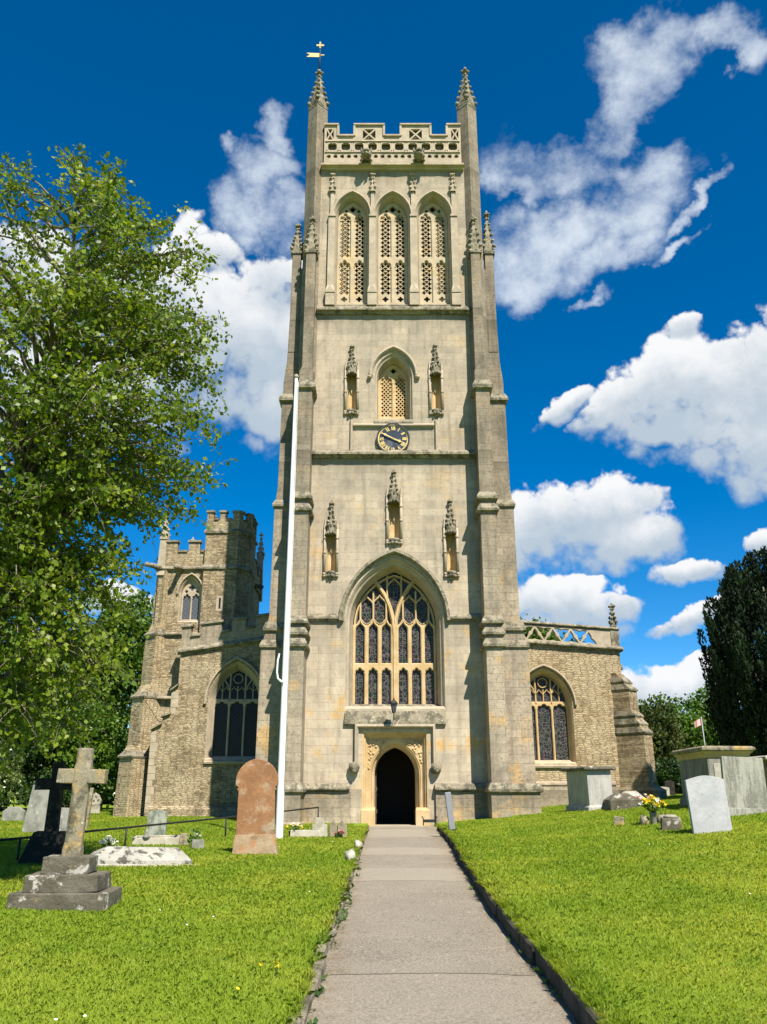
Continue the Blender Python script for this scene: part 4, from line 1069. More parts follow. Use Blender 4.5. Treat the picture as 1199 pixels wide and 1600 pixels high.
def cloudfield(kind, warp_s, warp_a):
    wn = w.noise(tcw, warp_s, 6, 0.6)
    d = w.vm('ADD', tcw, w.scale(w.vm('SUBTRACT', wn.outputs['Color'], (0.5, 0.5, 0.5)).outputs[0], (warp_a,) * 3)).outputs[0]
    F = None; num = None; den = None
    for az, el, rx, ry, rot, k in CLOUDS:
        if k != kind: continue
        a, e = R(az), R(el)
        c = Vector((math.sin(a) * math.cos(e), math.cos(a) * math.cos(e), math.sin(e)))
        t1 = Vector((math.cos(a), -math.sin(a), 0)); t2 = t1.cross(c) * 1.0
        if t2.z < 0: t2 = -t2
        cr, sr = math.cos(R(rot)), math.sin(R(rot))
        u = (t1 * cr + t2 * sr) / R(rx); v = (t2 * cr - t1 * sr) / R(ry)
        # offsets make u, v zero at the blob's centre and push the far hemisphere away
        du = w.vm('DOT_PRODUCT', d, tuple(u)).outputs['Value']; dv = w.vm('DOT_PRODUCT', d, tuple(v)).outputs['Value']
        f = w.m('SUBTRACT', 1.0, w.m('MULTIPLY_ADD', du, du, w.m('MULTIPLY', dv, dv)))
        dc = w.vm('DOT_PRODUCT', d, tuple(c)).outputs['Value']
        f = w.m('SUBTRACT', f, w.m('MULTIPLY', w.m('LESS_THAN', dc, 0.0), 50.0))
        wt = w.m('MAXIMUM', w.m('ADD', f, 0.3), 0.001)
        wt = w.m('MULTIPLY', wt, wt)
        F = f if F is None else w.m('SMOOTH_MAX', F, f, 0.35)
        nv = w.m('MULTIPLY', wt, dv)
        num = nv if num is None else w.m('ADD', num, nv)
        den = wt if den is None else w.m('ADD', den, wt)
    return F, w.m('DIVIDE', num, den)
Fc, Vc = cloudfield('c', 7.0, 0.07)
n1 = w.noise(tcw, 13.0, 9, 0.62); n2 = w.noise(tcw, 34.0, 7, 0.6)
e1 = w.m('SUBTRACT', n1.outputs[0], 0.5); e2 = w.m('SUBTRACT', n2.outputs[0], 0.5)
e3 = w.m('SUBTRACT', w.noise(tcw, 20.0, 3, 0.5).outputs[0], 0.5)
fc = w.m('ADD', Fc, w.m('MULTIPLY_ADD', e1, 2.3, w.m('MULTIPLY_ADD', w.m('SUBTRACT', w.m('ABSOLUTE', e3), 0.08), 3.4, w.m('MULTIPLY', e2, 0.7))))
dc_ = w.step(fc, -0.05, w.n('ShaderNodeMapRange', {0: Vc, 1: -0.6, 2: 0.5, 3: 1.0, 4: 0.34}).outputs[0])
lit = w.m('ADD', w.m('MULTIPLY_ADD', Vc, 0.95, 0.26), w.m('MULTIPLY_ADD', e1, 1.3, w.m('MULTIPLY', e2, 0.5)))
lit = w.step(lit, 0.0, 0.95)
ccol = w.mix(lit, (5.2, 6.1, 7.0), (9.8, 9.85, 9.9))
Fs, Vs = cloudfield('s', 6.0, 0.22)
n3 = w.noise(w.scale(tcw, (1.0, 1.0, 1.3)), 15.0, 10, 0.64)
fs = w.m('ADD', Fs, w.m('MULTIPLY_ADD', w.m('SUBTRACT', n3.outputs[0], 0.5), 3.2, w.m('MULTIPLY', e1, 1.6)))
ds_ = w.m('MULTIPLY', w.step(fs, -0.35, 1.75), 0.86)
c1 = w.mix(ds_, hs.outputs[0], (8.5, 9.3, 10.1))
c2 = w.mix(w.m('MULTIPLY', dc_, 0.97), c1, ccol)
bg = w.n('ShaderNodeBackground', {0: c2, 1: SKY_STR})
w.n('ShaderNodeOutputWorld', {0: bg.outputs[0]})
world.cycles.sampling_method = 'MANUAL'; world.cycles.sample_map_resolution = 512

# ------------------------------------------------------------------ ground, path, kerbs
m, t = newmat('turf_soil')
o = t.obj()
g1 = t.noise(o, 0.5, 5); g2 = t.noise(o, 14.0, 8, 0.7)
c = t.mix(t.step(g1.outputs[0], 0.35, 0.65), (0.165, 0.235, 0.018), (0.19, 0.26, 0.022))
c = t.mix(t.m('MULTIPLY', t.step(g2.outputs[0], 0.45, 0.7), 0.7), c, (0.10, 0.16, 0.012))
finish(t, c, 0.95, g2.outputs[0], 0.8, 0.05, 0.1)
M_TURF = m

def make_ground():
    ys = np.concatenate([np.arange(-6, 6, 1.0), np.arange(6, 46, 0.4), np.arange(46, 80, 3.0), np.geomspace(80, 1500, 14)])
    ys = np.concatenate([[-300, -60, -20], ys])
    off = np.concatenate([[0.0, 0.085, 0.10, 0.3], np.arange(0.6, 16, 0.4), np.arange(16, 40, 2.0), np.geomspace(40, 1500, 14)])
    V = []; nx = len(off) * 2 + 2
    for y in ys:
        xl, xr = float(XL(y)) , float(XR(y))
        row = [(xl - d, y) for d in off[::-1]]
        zl = [Hs(x, yy) for x, yy in row]
        zl[-1] = zl[-2] = float(ZP(y)) - 0.05
        r2 = [(xr + d, y) for d in off]
        zr = [Hs(x, yy) for x, yy in r2]
        zr[0] = zr[1] = float(ZP(y)) - 0.05
        V += [(x, yy, z) for (x, yy), z in zip(row, zl)]
        V += [(xl + 0.3, y, float(ZP(y)) - 0.05), (xr - 0.3, y, float(ZP(y)) - 0.05)]
        V += [(x, yy, z) for (x, yy), z in zip(r2, zr)]
    F = []
    for j in range(len(ys) - 1):
        for i in range(nx - 1):
            a = j * nx + i
            F.append([a, a + 1, a + nx + 1, a + nx])
    mb = MB(); mb.add(V, F, True)
    o = mb.build('ground', M_TURF); tag(o, kind='structure')
make_ground()

m, t = newmat('path_tarmac')
o = t.obj(); s = t.n('ShaderNodeSeparateXYZ', {0: o})
f = t.noise(o, 46.0, 6, 0.8); b = t.noise(o, 0.9, 6, 0.6); md = t.noise(o, 6.0, 6, 0.6)
wy = t.m('ADD', s.outputs[1], t.m('MULTIPLY', t.noise(t.scale(o, (1.2, 0, 0)), 1.0, 4).outputs[0], 0.22))
c = t.mix(t.step(b.outputs[0], 0.35, 0.65), (0.185, 0.161, 0.124), (0.225, 0.197, 0.152))
c = t.mix(t.m('MULTIPLY', t.step(f.outputs[0], 0.46, 0.62), 0.75), c, (0.35, 0.31, 0.245))
c = t.mix(t.m('MULTIPLY', t.step(f.outputs[0], 0.5, 0.36), 0.85), c, (0.055, 0.048, 0.036))
def between(a, b_):
    return t.m('MULTIPLY', t.m('GREATER_THAN', wy, a), t.m('LESS_THAN', wy, b_))
# newer patches: smoother, paler
for a, b_, k in ((6.0, 8.55, 0.35), (15.3, 17.4, 0.9), (20.4, 22.0, 0.85), (26.0, 29.2, 0.8), (30.0, 33.0, 0.9)):
    c = t.mix(t.m('MULTIPLY', between(a, b_), k * 0.65), c, (0.30, 0.265, 0.205))
for a in (8.55, 15.3, 29.2):
    c = t.mix(t.m('MULTIPLY', between(a - 0.012, a + 0.022), 0.85), c, (0.05, 0.042, 0.03))
sp = t.n('ShaderNodeTexVoronoi', {'Vector': t.scale(o, (1.0, 0.6, 1.0)), 'Scale': 4.2})
c = t.mix(t.m('MULTIPLY', t.step(t.m('ADD', sp.outputs['Distance'], t.m('MULTIPLY', md.outputs[0], 0.2)), 0.2, 0.13), 0.7), c, (0.36, 0.33, 0.27))
ed = t.m('MULTIPLY', t.step(md.outputs[0], 0.40, 0.65), t.step(t.m('ABSOLUTE', t.m('SUBTRACT', s.outputs[0], 0.47)), 0.72, 1.02))
c = t.mix(t.m('MULTIPLY', ed, 0.6), c, (0.16, 0.11, 0.055))
c = t.mix(t.m('MULTIPLY', t.step(md.outputs[0], 0.55, 0.75), 0.35), c, (0.10, 0.085, 0.06))
finish(t, c, 0.93, t.m('ADD', f.outputs[0], t.m('MULTIPLY', md.outputs[0], 0.4)), 0.9, 0.012, 0.2)
M_PATH = m
def path_z(y):
    """the path climbs to the door with a few low swells where it was patched"""
    y = float(y)
    return float(ZP(y)) + 0.018 * math.sin(y * 0.9) * float(smoothst(10, 14, y)) 
ys = list(np.concatenate([np.arange(-6, 6, 1.0), np.arange(6, 32.4, 0.2)]))
V = []
for y in ys:
    a, b_ = float(XL(y)) - 0.06, float(XR(y)) + 0.04
    if y > 28.6: a, b_ = a - 0.35 * min(1, (y - 28.6)), b_ + 0.0
    for k in range(9):
        x = a + (b_ - a) * k / 8
        V.append((x, y, path_z(y) + 0.012 * math.sin(PI * k / 8) + 0.006 * mnoise.noise(Vector((x * 2, y * 2, 0)))))
F = [[j * 9 + i, j * 9 + i + 1, j * 9 + 10 + i, j * 9 + 9 + i] for j in range(len(ys) - 1) for i in range(8)]
tag(MB().add(V, F, True).build('path', M_PATH), kind='structure')

M_KERB = blotch('kerb_stone', (0.23, 0.20, 0.145), [((0.06, 0.055, 0.038), 3.0, 0.45, 0.62, 0.8), ((0.36, 0.31, 0.2), 7.0, 0.54, 0.68, 0.7), ((0.05, 0.07, 0.02), 4.0, 0.55, 0.68, 0.7)], 1.0, 0.95, (0, 0, 0), 14, 0.03)
M_KERB2 = blotch('shaded_mossy_kerb', (0.085, 0.075, 0.055), [((0.03, 0.027, 0.02), 3.0, 0.42, 0.6, 0.8), ((0.2, 0.17, 0.12), 7.0, 0.58, 0.7, 0.7), ((0.04, 0.055, 0.016), 4.0, 0.52, 0.66, 0.8)], 1.0, 0.95, (0, 3, 0), 14, 0.03)  # right kerb: shade on its face painted in, over dark mossy soil
def kerb(side):
    mb = MB(); r = random.Random(11 + side)
    y = 2.0
    while y < 29.0:
        L = r.uniform(0.75, 1.05)
        y1 = min(y + L, 29.2)
        gap = 0.012
        n = 5
        rings = []
        jx = r.uniform(-0.018, 0.018); jz = r.uniform(-0.02, 0.02); tl = r.uniform(-0.02, 0.02)
        for k in range(n + 1):
            yy = y + gap + (y1 - y - 2 * gap) * k / n
            nz = 0.014 * mnoise.noise(Vector((yy * 4, side, 1)))
            z0 = float(ZP(yy)) - 0.1
            if side < 0:
                x0 = float(XL(yy)) + jx + nz; x1 = x0 - 0.10; zt = Hs(x1 - 0.1, yy) + 0.005 + jz + nz
            else:
                x0 = float(XR(yy)) + jx + nz; x1 = x0 + 0.10; zt = Hs(x1 + 0.1, yy) - 0.03 + 0.5 * jz + nz
            ch = 0.018
            s = 1 if side > 0 else -1
            rings.append([(x0 + s * tl, yy, z0), (x0, yy, zt - ch), (x0 + s * ch, yy, zt), (x1 - s * ch, yy, zt), (x1, yy, zt - ch), (x1, yy, z0)])
        mb.loft(rings, True, True, True)
        y = y1
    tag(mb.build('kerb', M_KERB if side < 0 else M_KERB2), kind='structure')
kerb(-1); kerb(1)

# ------------------------------------------------------------------ grass: mown blades, finer and denser near the camera
M_GRASS = None
m, t = newmat('grass_blades')
r = t.island(); o = t.obj()
p1 = t.noise(o, 0.45, 4); p2 = t.noise(o, 2.6, 4)
p3 = t.noise(t.scale(o, (1.0, 0.55, 1.0)), 1.3, 5, 0.65)
c = t.mix(r, (0.185, 0.285, 0.016), (0.285, 0.37, 0.03))
c = t.mix(t.m('MULTIPLY', t.step(p1.outputs[0], 0.42, 0.62), 0.75), c, (0.40, 0.43, 0.05))
c = t.mix(t.m('MULTIPLY', t.step(p3.outputs[0], 0.50, 0.66), 0.55), c, (0.145, 0.25, 0.014))
c = t.mix(t.m('MULTIPLY', t.step(p2.outputs[0], 0.52, 0.70), 0.7), c, (0.125, 0.22, 0.014))
c = t.mix(t.m('GREATER_THAN', r, 0.975), c, (0.34, 0.33, 0.10))
pb = t.n('ShaderNodeBsdfPrincipled', {'Base Color': c, 'Roughness': 0.55, 'Specular IOR Level': 0.25})
tr = t.n('ShaderNodeBsdfTranslucent', {'Color': t.mix(1.0, c, (1.3, 1.25, 0.5), 'MULTIPLY')})
t.n('ShaderNodeOutputMaterial', {0: t.n('ShaderNodeMixShader', {0: 0.45, 1: pb.outputs[0], 2: tr.outputs[0]}).outputs[0]})
M_GRASS = m
rng = np.random.default_rng(3)
def grass_field():
    N = 1150000
    # sample distance so that density falls as d^-1.6 over a wedge
    u = rng.random(N); d0, d1 = 5.6, 60.0; k = 0.38
    d = (d0 ** k + u * (d1 ** k - d0 ** k)) ** (1 / k)
    x = (rng.random(N) * 2 - 1) * (0.52 * d + 2.6); y = d
    inpath = (x > XL(y) - 0.045) & (x < XR(y) + 0.065) & (y < 29.3)
    inpath |= (x > -1.0) & (x < 2.15) & (y >= 29.2) & (y < 33)
    church = (np.abs(x - 0.43) < 5.5) & (y > 30.75) | (y > 38.7) & (x > -12) & (x < 11.5)
    church |= (np.abs(np.abs(x - 0.43) - 3.68) < 0.5) & (y > 30.4) & (y < 33)
    keep = ~inpath & ~church
    x, y = x[keep], y[keep]
    # tufts that hang over the two kerbs
    M_ = 15000; M2 = 5000
    ye = 5.6 + 23.4 * rng.random(M_ + M2) ** 1.7
    xe = np.concatenate([XR(ye[:M_]) + 0.02 + 0.12 * rng.random(M_) ** 0.8, XL(ye[M_:]) - 0.03 - 0.09 * rng.random(M2)])
    n0 = len(x)
    x = np.concatenate([x, xe]); y = np.concatenate([y, ye])
    n = len(x)
    z = H(x, y) - 0.006
    z[n0:] -= 0.022
    sc = (y / 7.0) ** 0.62
    tuft = 0.5 + 0.5 * np.sin(x * 3.1 + 1.7 * np.sin(y * 2.3)) * np.sin(y * 2.7 + 1.1 * np.sin(x * 1.9))
    hgt = (0.018 + 0.021 * rng.random(n) + 0.006 * tuft) * np.minimum(sc, 1.6)
    edge = np.minimum(np.abs(x - XL(y)), np.abs(x - XR(y) - 0.1)) < 0.14
    hgt = np.where(edge, hgt * 1.55, hgt)
    wd = 0.0029 * sc * (0.7 + 0.6 * rng.random(n))
    a = rng.random(n) * 2 * np.pi; ln = 0.3 + 0.9 * rng.random(n)
    b = np.stack([x, y, z], 1)
    side = np.stack([np.cos(a), np.sin(a), np.zeros(n)], 1) * wd[:, None]
    a2 = rng.random(n) * 2 * np.pi
    a2[n0:n0 + M_] = np.pi + rng.normal(size=M_) * 0.7; a2[n0 + M_:] = rng.normal(size=M2) * 0.8
    wob_ = 0.6 + 0.8 * (np.sin(y * 5.1) * np.sin(y * 1.7 + 1) > -0.2)
    hgt[n0:] *= wob_[n0:]
    lean = np.stack([np.cos(a2), np.sin(a2), np.zeros(n)], 1) * (hgt * ln)[:, None]
    up = np.zeros((n, 3)); up[:, 2] = hgt
    v0, v1 = b - side, b + side
    v2 = b + lean * 0.35 + up * 0.62 + side * 0.75
    v3 = b + lean + up * (1.02 - 0.34 * ln)[:, None]
    v4 = b + lean * 0.35 + up * 0.62 - side * 0.75
    V = np.stack([v0, v1, v2, v3, v4], 1).reshape(-1, 3)
    o = quadmesh('grass', V, 5, M_GRASS)
    tag(o, kind='stuff')
grass_field()

# ------------------------------------------------------------------ grave stones and other things of the churchyard
def G(x, y): return (x, y, Hs(x, y))
S_CROSS = blotch('cross_stone', (0.24, 0.21, 0.145), [((0.40, 0.25, 0.06), 3.2, 0.50, 0.64, 0.75), ((0.07, 0.066, 0.048), 4.5, 0.47, 0.62, 0.85), ((0.52, 0.50, 0.40), 11.0, 0.60, 0.68, 0.85)], 1.0, 0.95, (0, 0, 0), 22, 0.02)
S_STEP = blotch('step_stone', (0.125, 0.112, 0.082), [((0.07, 0.064, 0.045), 3.0, 0.42, 0.6, 0.8), ((0.42, 0.40, 0.35), 4.2, 0.55, 0.62, 0.9), ((0.30, 0.20, 0.10), 6.0, 0.60, 0.72, 0.6)], 1.0, 0.95, (4, 1, 2), 22, 0.02)
S_BLACK = blotch('near_black_stone', (0.020, 0.018, 0.015), [((0.16, 0.155, 0.13), 3.8, 0.60, 0.68, 0.8), ((0.045, 0.042, 0.03), 7.0, 0.48, 0.66, 0.7)], 0.9, 0.95, (1, 8, 0), 20, 0.02)  # near-black stone with paler blotches
S_ORANGE = blotch('red_sandstone', (0.285, 0.145, 0.07), [((0.20, 0.10, 0.05), 1.6, 0.42, 0.62, 0.8), ((0.36, 0.275, 0.19), 2.6, 0.52, 0.64, 0.75), ((0.30, 0.26, 0.19), 1.3, 0.56, 0.68, 0.7), ((0.10, 0.06, 0.035), 8.0, 0.6, 0.7, 0.6)], 0.9, 0.95, (0.3, 2, 1), 20, 0.02)
S_SANDB = blotch('weathered_sandstone', (0.30, 0.215, 0.135), [((0.36, 0.29, 0.21), 2.4, 0.46, 0.62, 0.8), ((0.33, 0.165, 0.075), 3.0, 0.5, 0.64, 0.8), ((0.12, 0.09, 0.06), 6.0, 0.56, 0.7, 0.6)], 0.9, 0.95, (0, 2, 3), 20, 0.02)
S_GREY = blotch('grey_slate', (0.25, 0.245, 0.215), [((0.13, 0.13, 0.11), 2.6, 0.45, 0.62, 0.7), ((0.42, 0.41, 0.36), 6.0, 0.55, 0.68, 0.7)], 0.6, 0.9, (2, 2, 2))
S_PALE = blotch('pale_limestone', (0.36, 0.335, 0.27), [((0.20, 0.185, 0.145), 2.2, 0.46, 0.64, 0.7), ((0.46, 0.43, 0.36), 5.0, 0.5, 0.66, 0.7)], 0.6, 0.92, (5, 0, 1))
S_STREAK = None
def streaky(name, a, b_, c_, stretch=(3.0, 3.0, 0.5), sc=2.4):
    m, t = newmat(name)
    o = t.obj()
    s1 = t.noise(t.scale(o, stretch), sc, 7, 0.65); f = t.noise(o, 16.0, 8, 0.7)
    c = t.mix(t.step(s1.outputs[0], 0.40, 0.60), a, b_)
    c = t.mix(t.m('MULTIPLY', t.step(f.outputs[0], 0.5, 0.68), 0.6), c, c_)
    finish(t, c, 0.9, f.outputs[0], 0.6, 0.01, 0.3)
    return m
S_STREAK = streaky('streaked_slate', (0.29, 0.285, 0.235), (0.15, 0.15, 0.12), (0.36, 0.35, 0.30))
S_MARBLE = streaky('pale_slate', (0.29, 0.295, 0.305), (0.36, 0.36, 0.365), (0.23, 0.235, 0.245), (1.2, 1.2, 1.5), 1.6)
S_DARKSIDE = streaky('tomb_slate', (0.21, 0.20, 0.17), (0.12, 0.12, 0.10), (0.27, 0.26, 0.22), (2.0, 2.0, 0.5), 2.0)
S_TOMB = streaky('whitened_tomb', (0.36, 0.35, 0.31), (0.27, 0.265, 0.235), (0.42, 0.41, 0.38), (2.0, 2.0, 0.6), 2.5)
S_GREEN = streaky('algae_stone', (0.27, 0.28, 0.225), (0.115, 0.13, 0.10), (0.38, 0.38, 0.33), (2.5, 2.5, 1.0), 3.0)
M_WHITE = plain('white_paint', (0.70, 0.70, 0.68), 0.4, 0, 0.5, 0.04, 3.0)
M_POSTG = plain('grey_post', (0.21, 0.21, 0.235), 0.5, 0, 0.4, 0.1)
M_TIMBER = blotch('weathered_timber', (0.24, 0.20, 0.13), [((0.12, 0.10, 0.07), 5.0, 0.5, 0.65, 0.7)], 0.5)
M_PETY = plain('yellow_petals', (0.80, 0.62, 0.03), 0.6, 0, 0.2, 0.1, 30)
M_PETW = plain('white_petals', (0.78, 0.76, 0.62), 0.6, 0, 0.2, 0.06, 30)
M_PETP = plain('pink_petals', (0.75, 0.38, 0.36), 0.6, 0, 0.2, 0.1, 30)
M_PETR = plain('red_petals', (0.42, 0.07, 0.10), 0.6, 0, 0.2, 0.1, 30)
M_LEAFF = leafmat('flower_leaves', (0.05, 0.11, 0.02), (0.09, 0.17, 0.03), (0.03, 0.07, 0.015), 0.3)

def rough(mb, amp=0.008, fr=3.0, seed=0):
    mb.v = [tuple(Vector(p) + mnoise.noise_vector(Vector(p) * fr + Vector((seed, seed * 2, 0))) * amp) for p in mb.v]
    return mb
def rect_block(w, d, z0, z1, n=4, tw=None, td=None):
    """a block subdivided so that its edges can be worn"""
    tw = tw or w; td = td or d
    mb = MB(); lv = []
    for k in range(n + 1):
        f = k / n; ww = (w + (tw - w) * f) / 2; dd = (d + (td - d) * f) / 2; z = z0 + (z1 - z0) * f
        ring = []
        for (ax, ay, bx, by) in ((-1, -1, 1, -1), (1, -1, 1, 1), (1, 1, -1, 1), (-1, 1, -1, -1)):
            for q in range(n): ring.append(((ax + (bx - ax) * q / n) * ww, (ay + (by - ay) * q / n) * dd, z))
        lv.append(ring)
    return mb.loft(lv, True, True, True)
def tomb(mb, name, mat, parent, bevel=0.012, label=None):
    o = mb.build(name, mat, parent, None, bevel)
    if label: o['label'] = label
    return o

# --- big lichened cross on three steps
t_ = thing('stone_cross', 'lichen-covered stone cross standing on three steps, nearest grave on the left lawn', 'gravestone', G(-4.17, 12.0), (0, 0, R(2)))
for w_, d_, z0, z1, sd_ in ((1.24, 0.85, -0.15, 0.19, 1), (0.95, 0.66, 0.192, 0.40, 2), (0.62, 0.46, 0.402, 0.61, 3)):
    tomb(rough(rect_block(w_, d_, z0, z1, 6, w_ * 0.985, d_ * 0.985), 0.022, 4.0, sd_), 'step', S_STEP, t_, 0.012)
cr = MB()
def octa(w, d, z, c=0.055): return [(-w / 2 + c, -d / 2, z), (w / 2 - c, -d / 2, z), (w / 2, -d / 2 + c, z), (w / 2, d / 2 - c, z), (w / 2 - c, d / 2, z), (-w / 2 + c, d / 2, z), (-w / 2, d / 2 - c, z), (-w / 2, -d / 2 + c, z)]
cr.loft([octa(0.27, 0.24, 0.58, 0.02), octa(0.265, 0.235, 0.68, 0.02), octa(0.255, 0.225, 0.78, 0.065), octa(0.24, 0.21, 1.38, 0.06), octa(0.235, 0.205, 1.50, 0.02), octa(0.24, 0.205, 1.72, 0.02), octa(0.235, 0.2, 1.80, 0.05), octa(0.225, 0.195, 1.97, 0.045), octa(0.205, 0.18, 1.995, 0.04)], True, True, True)
cr.loft([[(x, y, z) for y, z in ((-0.095, 1.53), (0.095, 1.53), (0.095, 1.72), (-0.095, 1.72))] for x in (-0.36, -0.2, 0.2, 0.36)], True, True, True)
cr.xf(Matrix.Diagonal((0.9, 0.9, 1, 1)))
rough(cr, 0.010, 5.0, 4)
cr.xf(Matrix.Rotation(R(1.2), 4, 'Y'))
tomb(cr, 'cross', S_CROSS, t_, 0.014)

# --- near-black cross behind it
t_ = thing('stone_cross', 'near-black stone cross on a tall tapered base behind the lichened cross', 'gravestone', G(-6.45, 17.3), (0, 0, R(4)))
tomb(rough(rect_block(0.95, 0.9, -0.1, 0.56, 6, 0.52, 0.5), 0.02, 4, 6), 'plinth', S_BLACK, t_)
c2_ = MB(); c2_.loft([octa(0.24, 0.2, 0.55, 0.02), octa(0.22, 0.19, 1.86, 0.02)], True, True, True); c2_.loft([[(x, y, z) for y, z in ((-0.09, 1.33), (0.09, 1.33), (0.09, 1.55), (-0.09, 1.55))] for x in (-0.40, 0.40)], True, True, True)
tomb(rough(c2_, 0.012, 5, 8), 'cross', S_BLACK, t_)

def slab_outline(w, h, kind, n=10):
    hw = w / 2
    if kind == 'flat': return [(-hw, -0.15), (-hw, h), (hw, h), (hw, -0.15)]
    if kind == 'camber': return [(-hw, -0.15), (-hw, h * 0.90)] + [(-hw + w * i / n, h * 0.90 + h * 0.10 * math.sin(PI * i / n) ** 0.8) for i in range(1, n)] + [(hw, h * 0.90), (hw, -0.15)]
    if kind == 'low': return [(-hw, -0.15), (-hw, h * 0.925), (-hw * 0.93, h * 0.935)] + [(-hw * 0.93 + 1.86 * hw * i / n, h * 0.94 + h * 0.06 * math.sin(PI * i / n)) for i in range(1, n)] + [(hw * 0.93, h * 0.935), (hw, h * 0.925), (hw, -0.15)]
    if kind == 'round': return [(-hw, -0.15)] + [(hw * math.cos(PI - PI * i / n), h - hw + hw * math.sin(PI - PI * i / n)) for i in range(n + 1)] + [(hw, -0.15)]
    if kind == 'gable': return [(-hw, -0.15), (-hw, h * 0.68), (-hw * 0.45, h), (hw * 0.45, h), (hw, h * 0.68), (hw, -0.15)]
    if kind == 'shoulder': return [(-hw, -0.15), (-hw, h * 0.84), (-hw * 0.80, h * 0.84)] + [(hw * 0.80 * math.cos(PI - PI * i / n), h * 0.86 + h * 0.14 * math.sin(PI - PI * i / n)) for i in range(n + 1)] + [(hw * 0.8, h * 0.84), (hw, h * 0.84), (hw, -0.15)]
    if kind == 'scallop': return [(-hw, -0.15), (-hw * 0.9, h * 0.4)] + [((hw * (1.02 + 0.1 * math.sin(i * 2.2))) * math.cos(PI - PI * i / n), h * 0.52 + h * 0.48 * math.sin(PI - PI * i / n) * (1 + 0.04 * math.cos(i * 2.5))) for i in range(n + 1)] + [(hw * 0.9, h * 0.4), (hw, -0.15)]
def headstone(label, x, y, w, h, kind, mat, th=0.1, rz=0.0, lean=0.0, back=0.0, seed=0, base=None, group=None, taper=0.0):
    t_ = thing('headstone', label, 'headstone', G(x, y), (R(back), R(lean), R(rz)), group)
    P = [(a * (1 - taper * b_), b_) for a, b_ in slab_outline(w, h, kind)]
    mb = MB().prism(P, -th / 2, th / 2)
    tomb(rough(mb, 0.008, 4.0, seed), 'slab', mat, t_, 0.010)
    if base: tomb(rough(rect_block(base[0], base[1], -0.2, base[2], 4), 0.008, 5, seed), 'base', mat, t_)
    return t_
headstone('grey speckled headstone leaning right, tallest slab behind the near-black cross', -10.35, 26.4, 0.72, 1.32, 'flat', S_GREY, 0.12, 0, 7, 0, 1)
headstone('short pale grey headstone half hidden behind the shaft of the lichened cross', -8.55, 23.6, 0.62, 0.78, 'flat', S_GREY, 0.1, 0, 2, 0, 2)
headstone('narrow brown headstone glimpsed under the right arm of the near-black cross', -9.55, 27.8, 0.60, 1.25, 'flat', S_CROSS, 0.12, 0, 3, 0, 3)
headstone('low grey headstone with a blunt gabled top in front of the pale-leaved holly', -14.2, 34.0, 0.84, 0.52, 'gable', S_GREY, 0.16, 0, 0, 0, 4)
headstone('small scallop-edged pale headstone beside the little ringed cross', -14.1, 43.0, 0.62, 0.95, 'scallop', S_PALE, 0.14, 0, 0, 0, 5)
headstone('green-stained round-topped headstone leaning on the lawn before the aisle', -6.2, 24.3, 0.54, 0.70, 'camber', S_GREEN, 0.09, -6, -2, -6, 6)
headstone('clean pale slate headstone with cambered top, nearest on the right lawn', 6.52, 17.65, 0.80, 1.08, 'low', S_MARBLE, 0.085, 4, -1.5, -4, 7)
headstone('broad streaked grey headstone on a low plinth just behind the pale slate one', 8.32, 20.25, 0.98, 1.26, 'flat', S_STREAK, 0.13, -2, 2.5, -3, 8, (1.25, 0.4, 0.12), None, 0.035)

# --- little ringed cross on a rocky base
t_ = thing('stone_cross', 'small pale ringed cross on a stepped base near the wood edge', 'gravestone', G(-15.0, 43.3))
tomb(rough(rect_block(0.95, 0.7, -0.1, 0.16, 4).add(*[(rect_block(0.62, 0.5, 0.16, 0.34, 4)).v, rect_block(0.62, 0.5, 0.16, 0.34, 4).f]), 0.05, 3, 1), 'base', S_PALE, t_)
rc = MB(); rc.loft([octa(0.2, 0.16, 0.3, 0.02), octa(0.15, 0.14, 1.3, 0.02)], True, True, True); rc.loft([[(x, y, z) for y, z in ((-0.06, 0.98), (0.06, 0.98), (0.06, 1.12), (-0.06, 1.12))] for x in (-0.28, 0.28)], True, True, True)
sp = PL([circle(0, 1.05, 0.22, 20), circle(0, 1.05, 0.15, 20)], -0.045, 0.045); rc.add(sp.v, sp.f)
tomb(rc, 'cross', S_PALE, t_)
t_ = thing('grave_marker', 'rough brown rock marker left of the little ringed cross', 'gravestone', G(-15.9, 43.2))
tomb(MB().lump((0, 0, 0.25), (0.33, 0.3, 0.5), 5, 0.4, 1.6, True), 'rock', S_CROSS, t_, 0)
t_ = thing('grave_marker', 'tiny white stone beside the low gabled headstone', 'gravestone', G(-13.55, 34.2))
tomb(MB().lump((0, 0, 0.08), (0.2, 0.18, 0.17), 9, 0.4, 1.6, True), 'rock', S_PALE, t_, 0)

# --- tall red sandstone headstone
t_ = thing('headstone', 'tall red sandstone headstone with a round top beside the white flagpole', 'headstone', G(-2.78, 19.35), (R(-1), R(-0.6), R(2)))
n = 16
P = [(-0.42, 0.2), (-0.40, 1.30), (-0.44, 1.33), (-0.40, 1.37), (-0.465, 1.42), (-0.465, 1.5)] + [(0.465 * math.cos(PI - PI * i / n), 1.5 + 0.47 * math.sin(PI - PI * i / n)) for i in range(1, n)] + [(0.465, 1.5), (0.465, 1.42), (0.40, 1.37), (0.44, 1.33), (0.40, 1.30), (0.42, 0.2)]
tomb(rough(MB().prism(P, -0.075, 0.075), 0.008, 4, 3), 'slab', S_ORANGE, t_, 0.014)
tomb(rough(rect_block(1.04, 0.26, -0.2, 0.40, 8, 0.87, 0.165), 0.02, 4, 5), 'base', S_SANDB, t_)

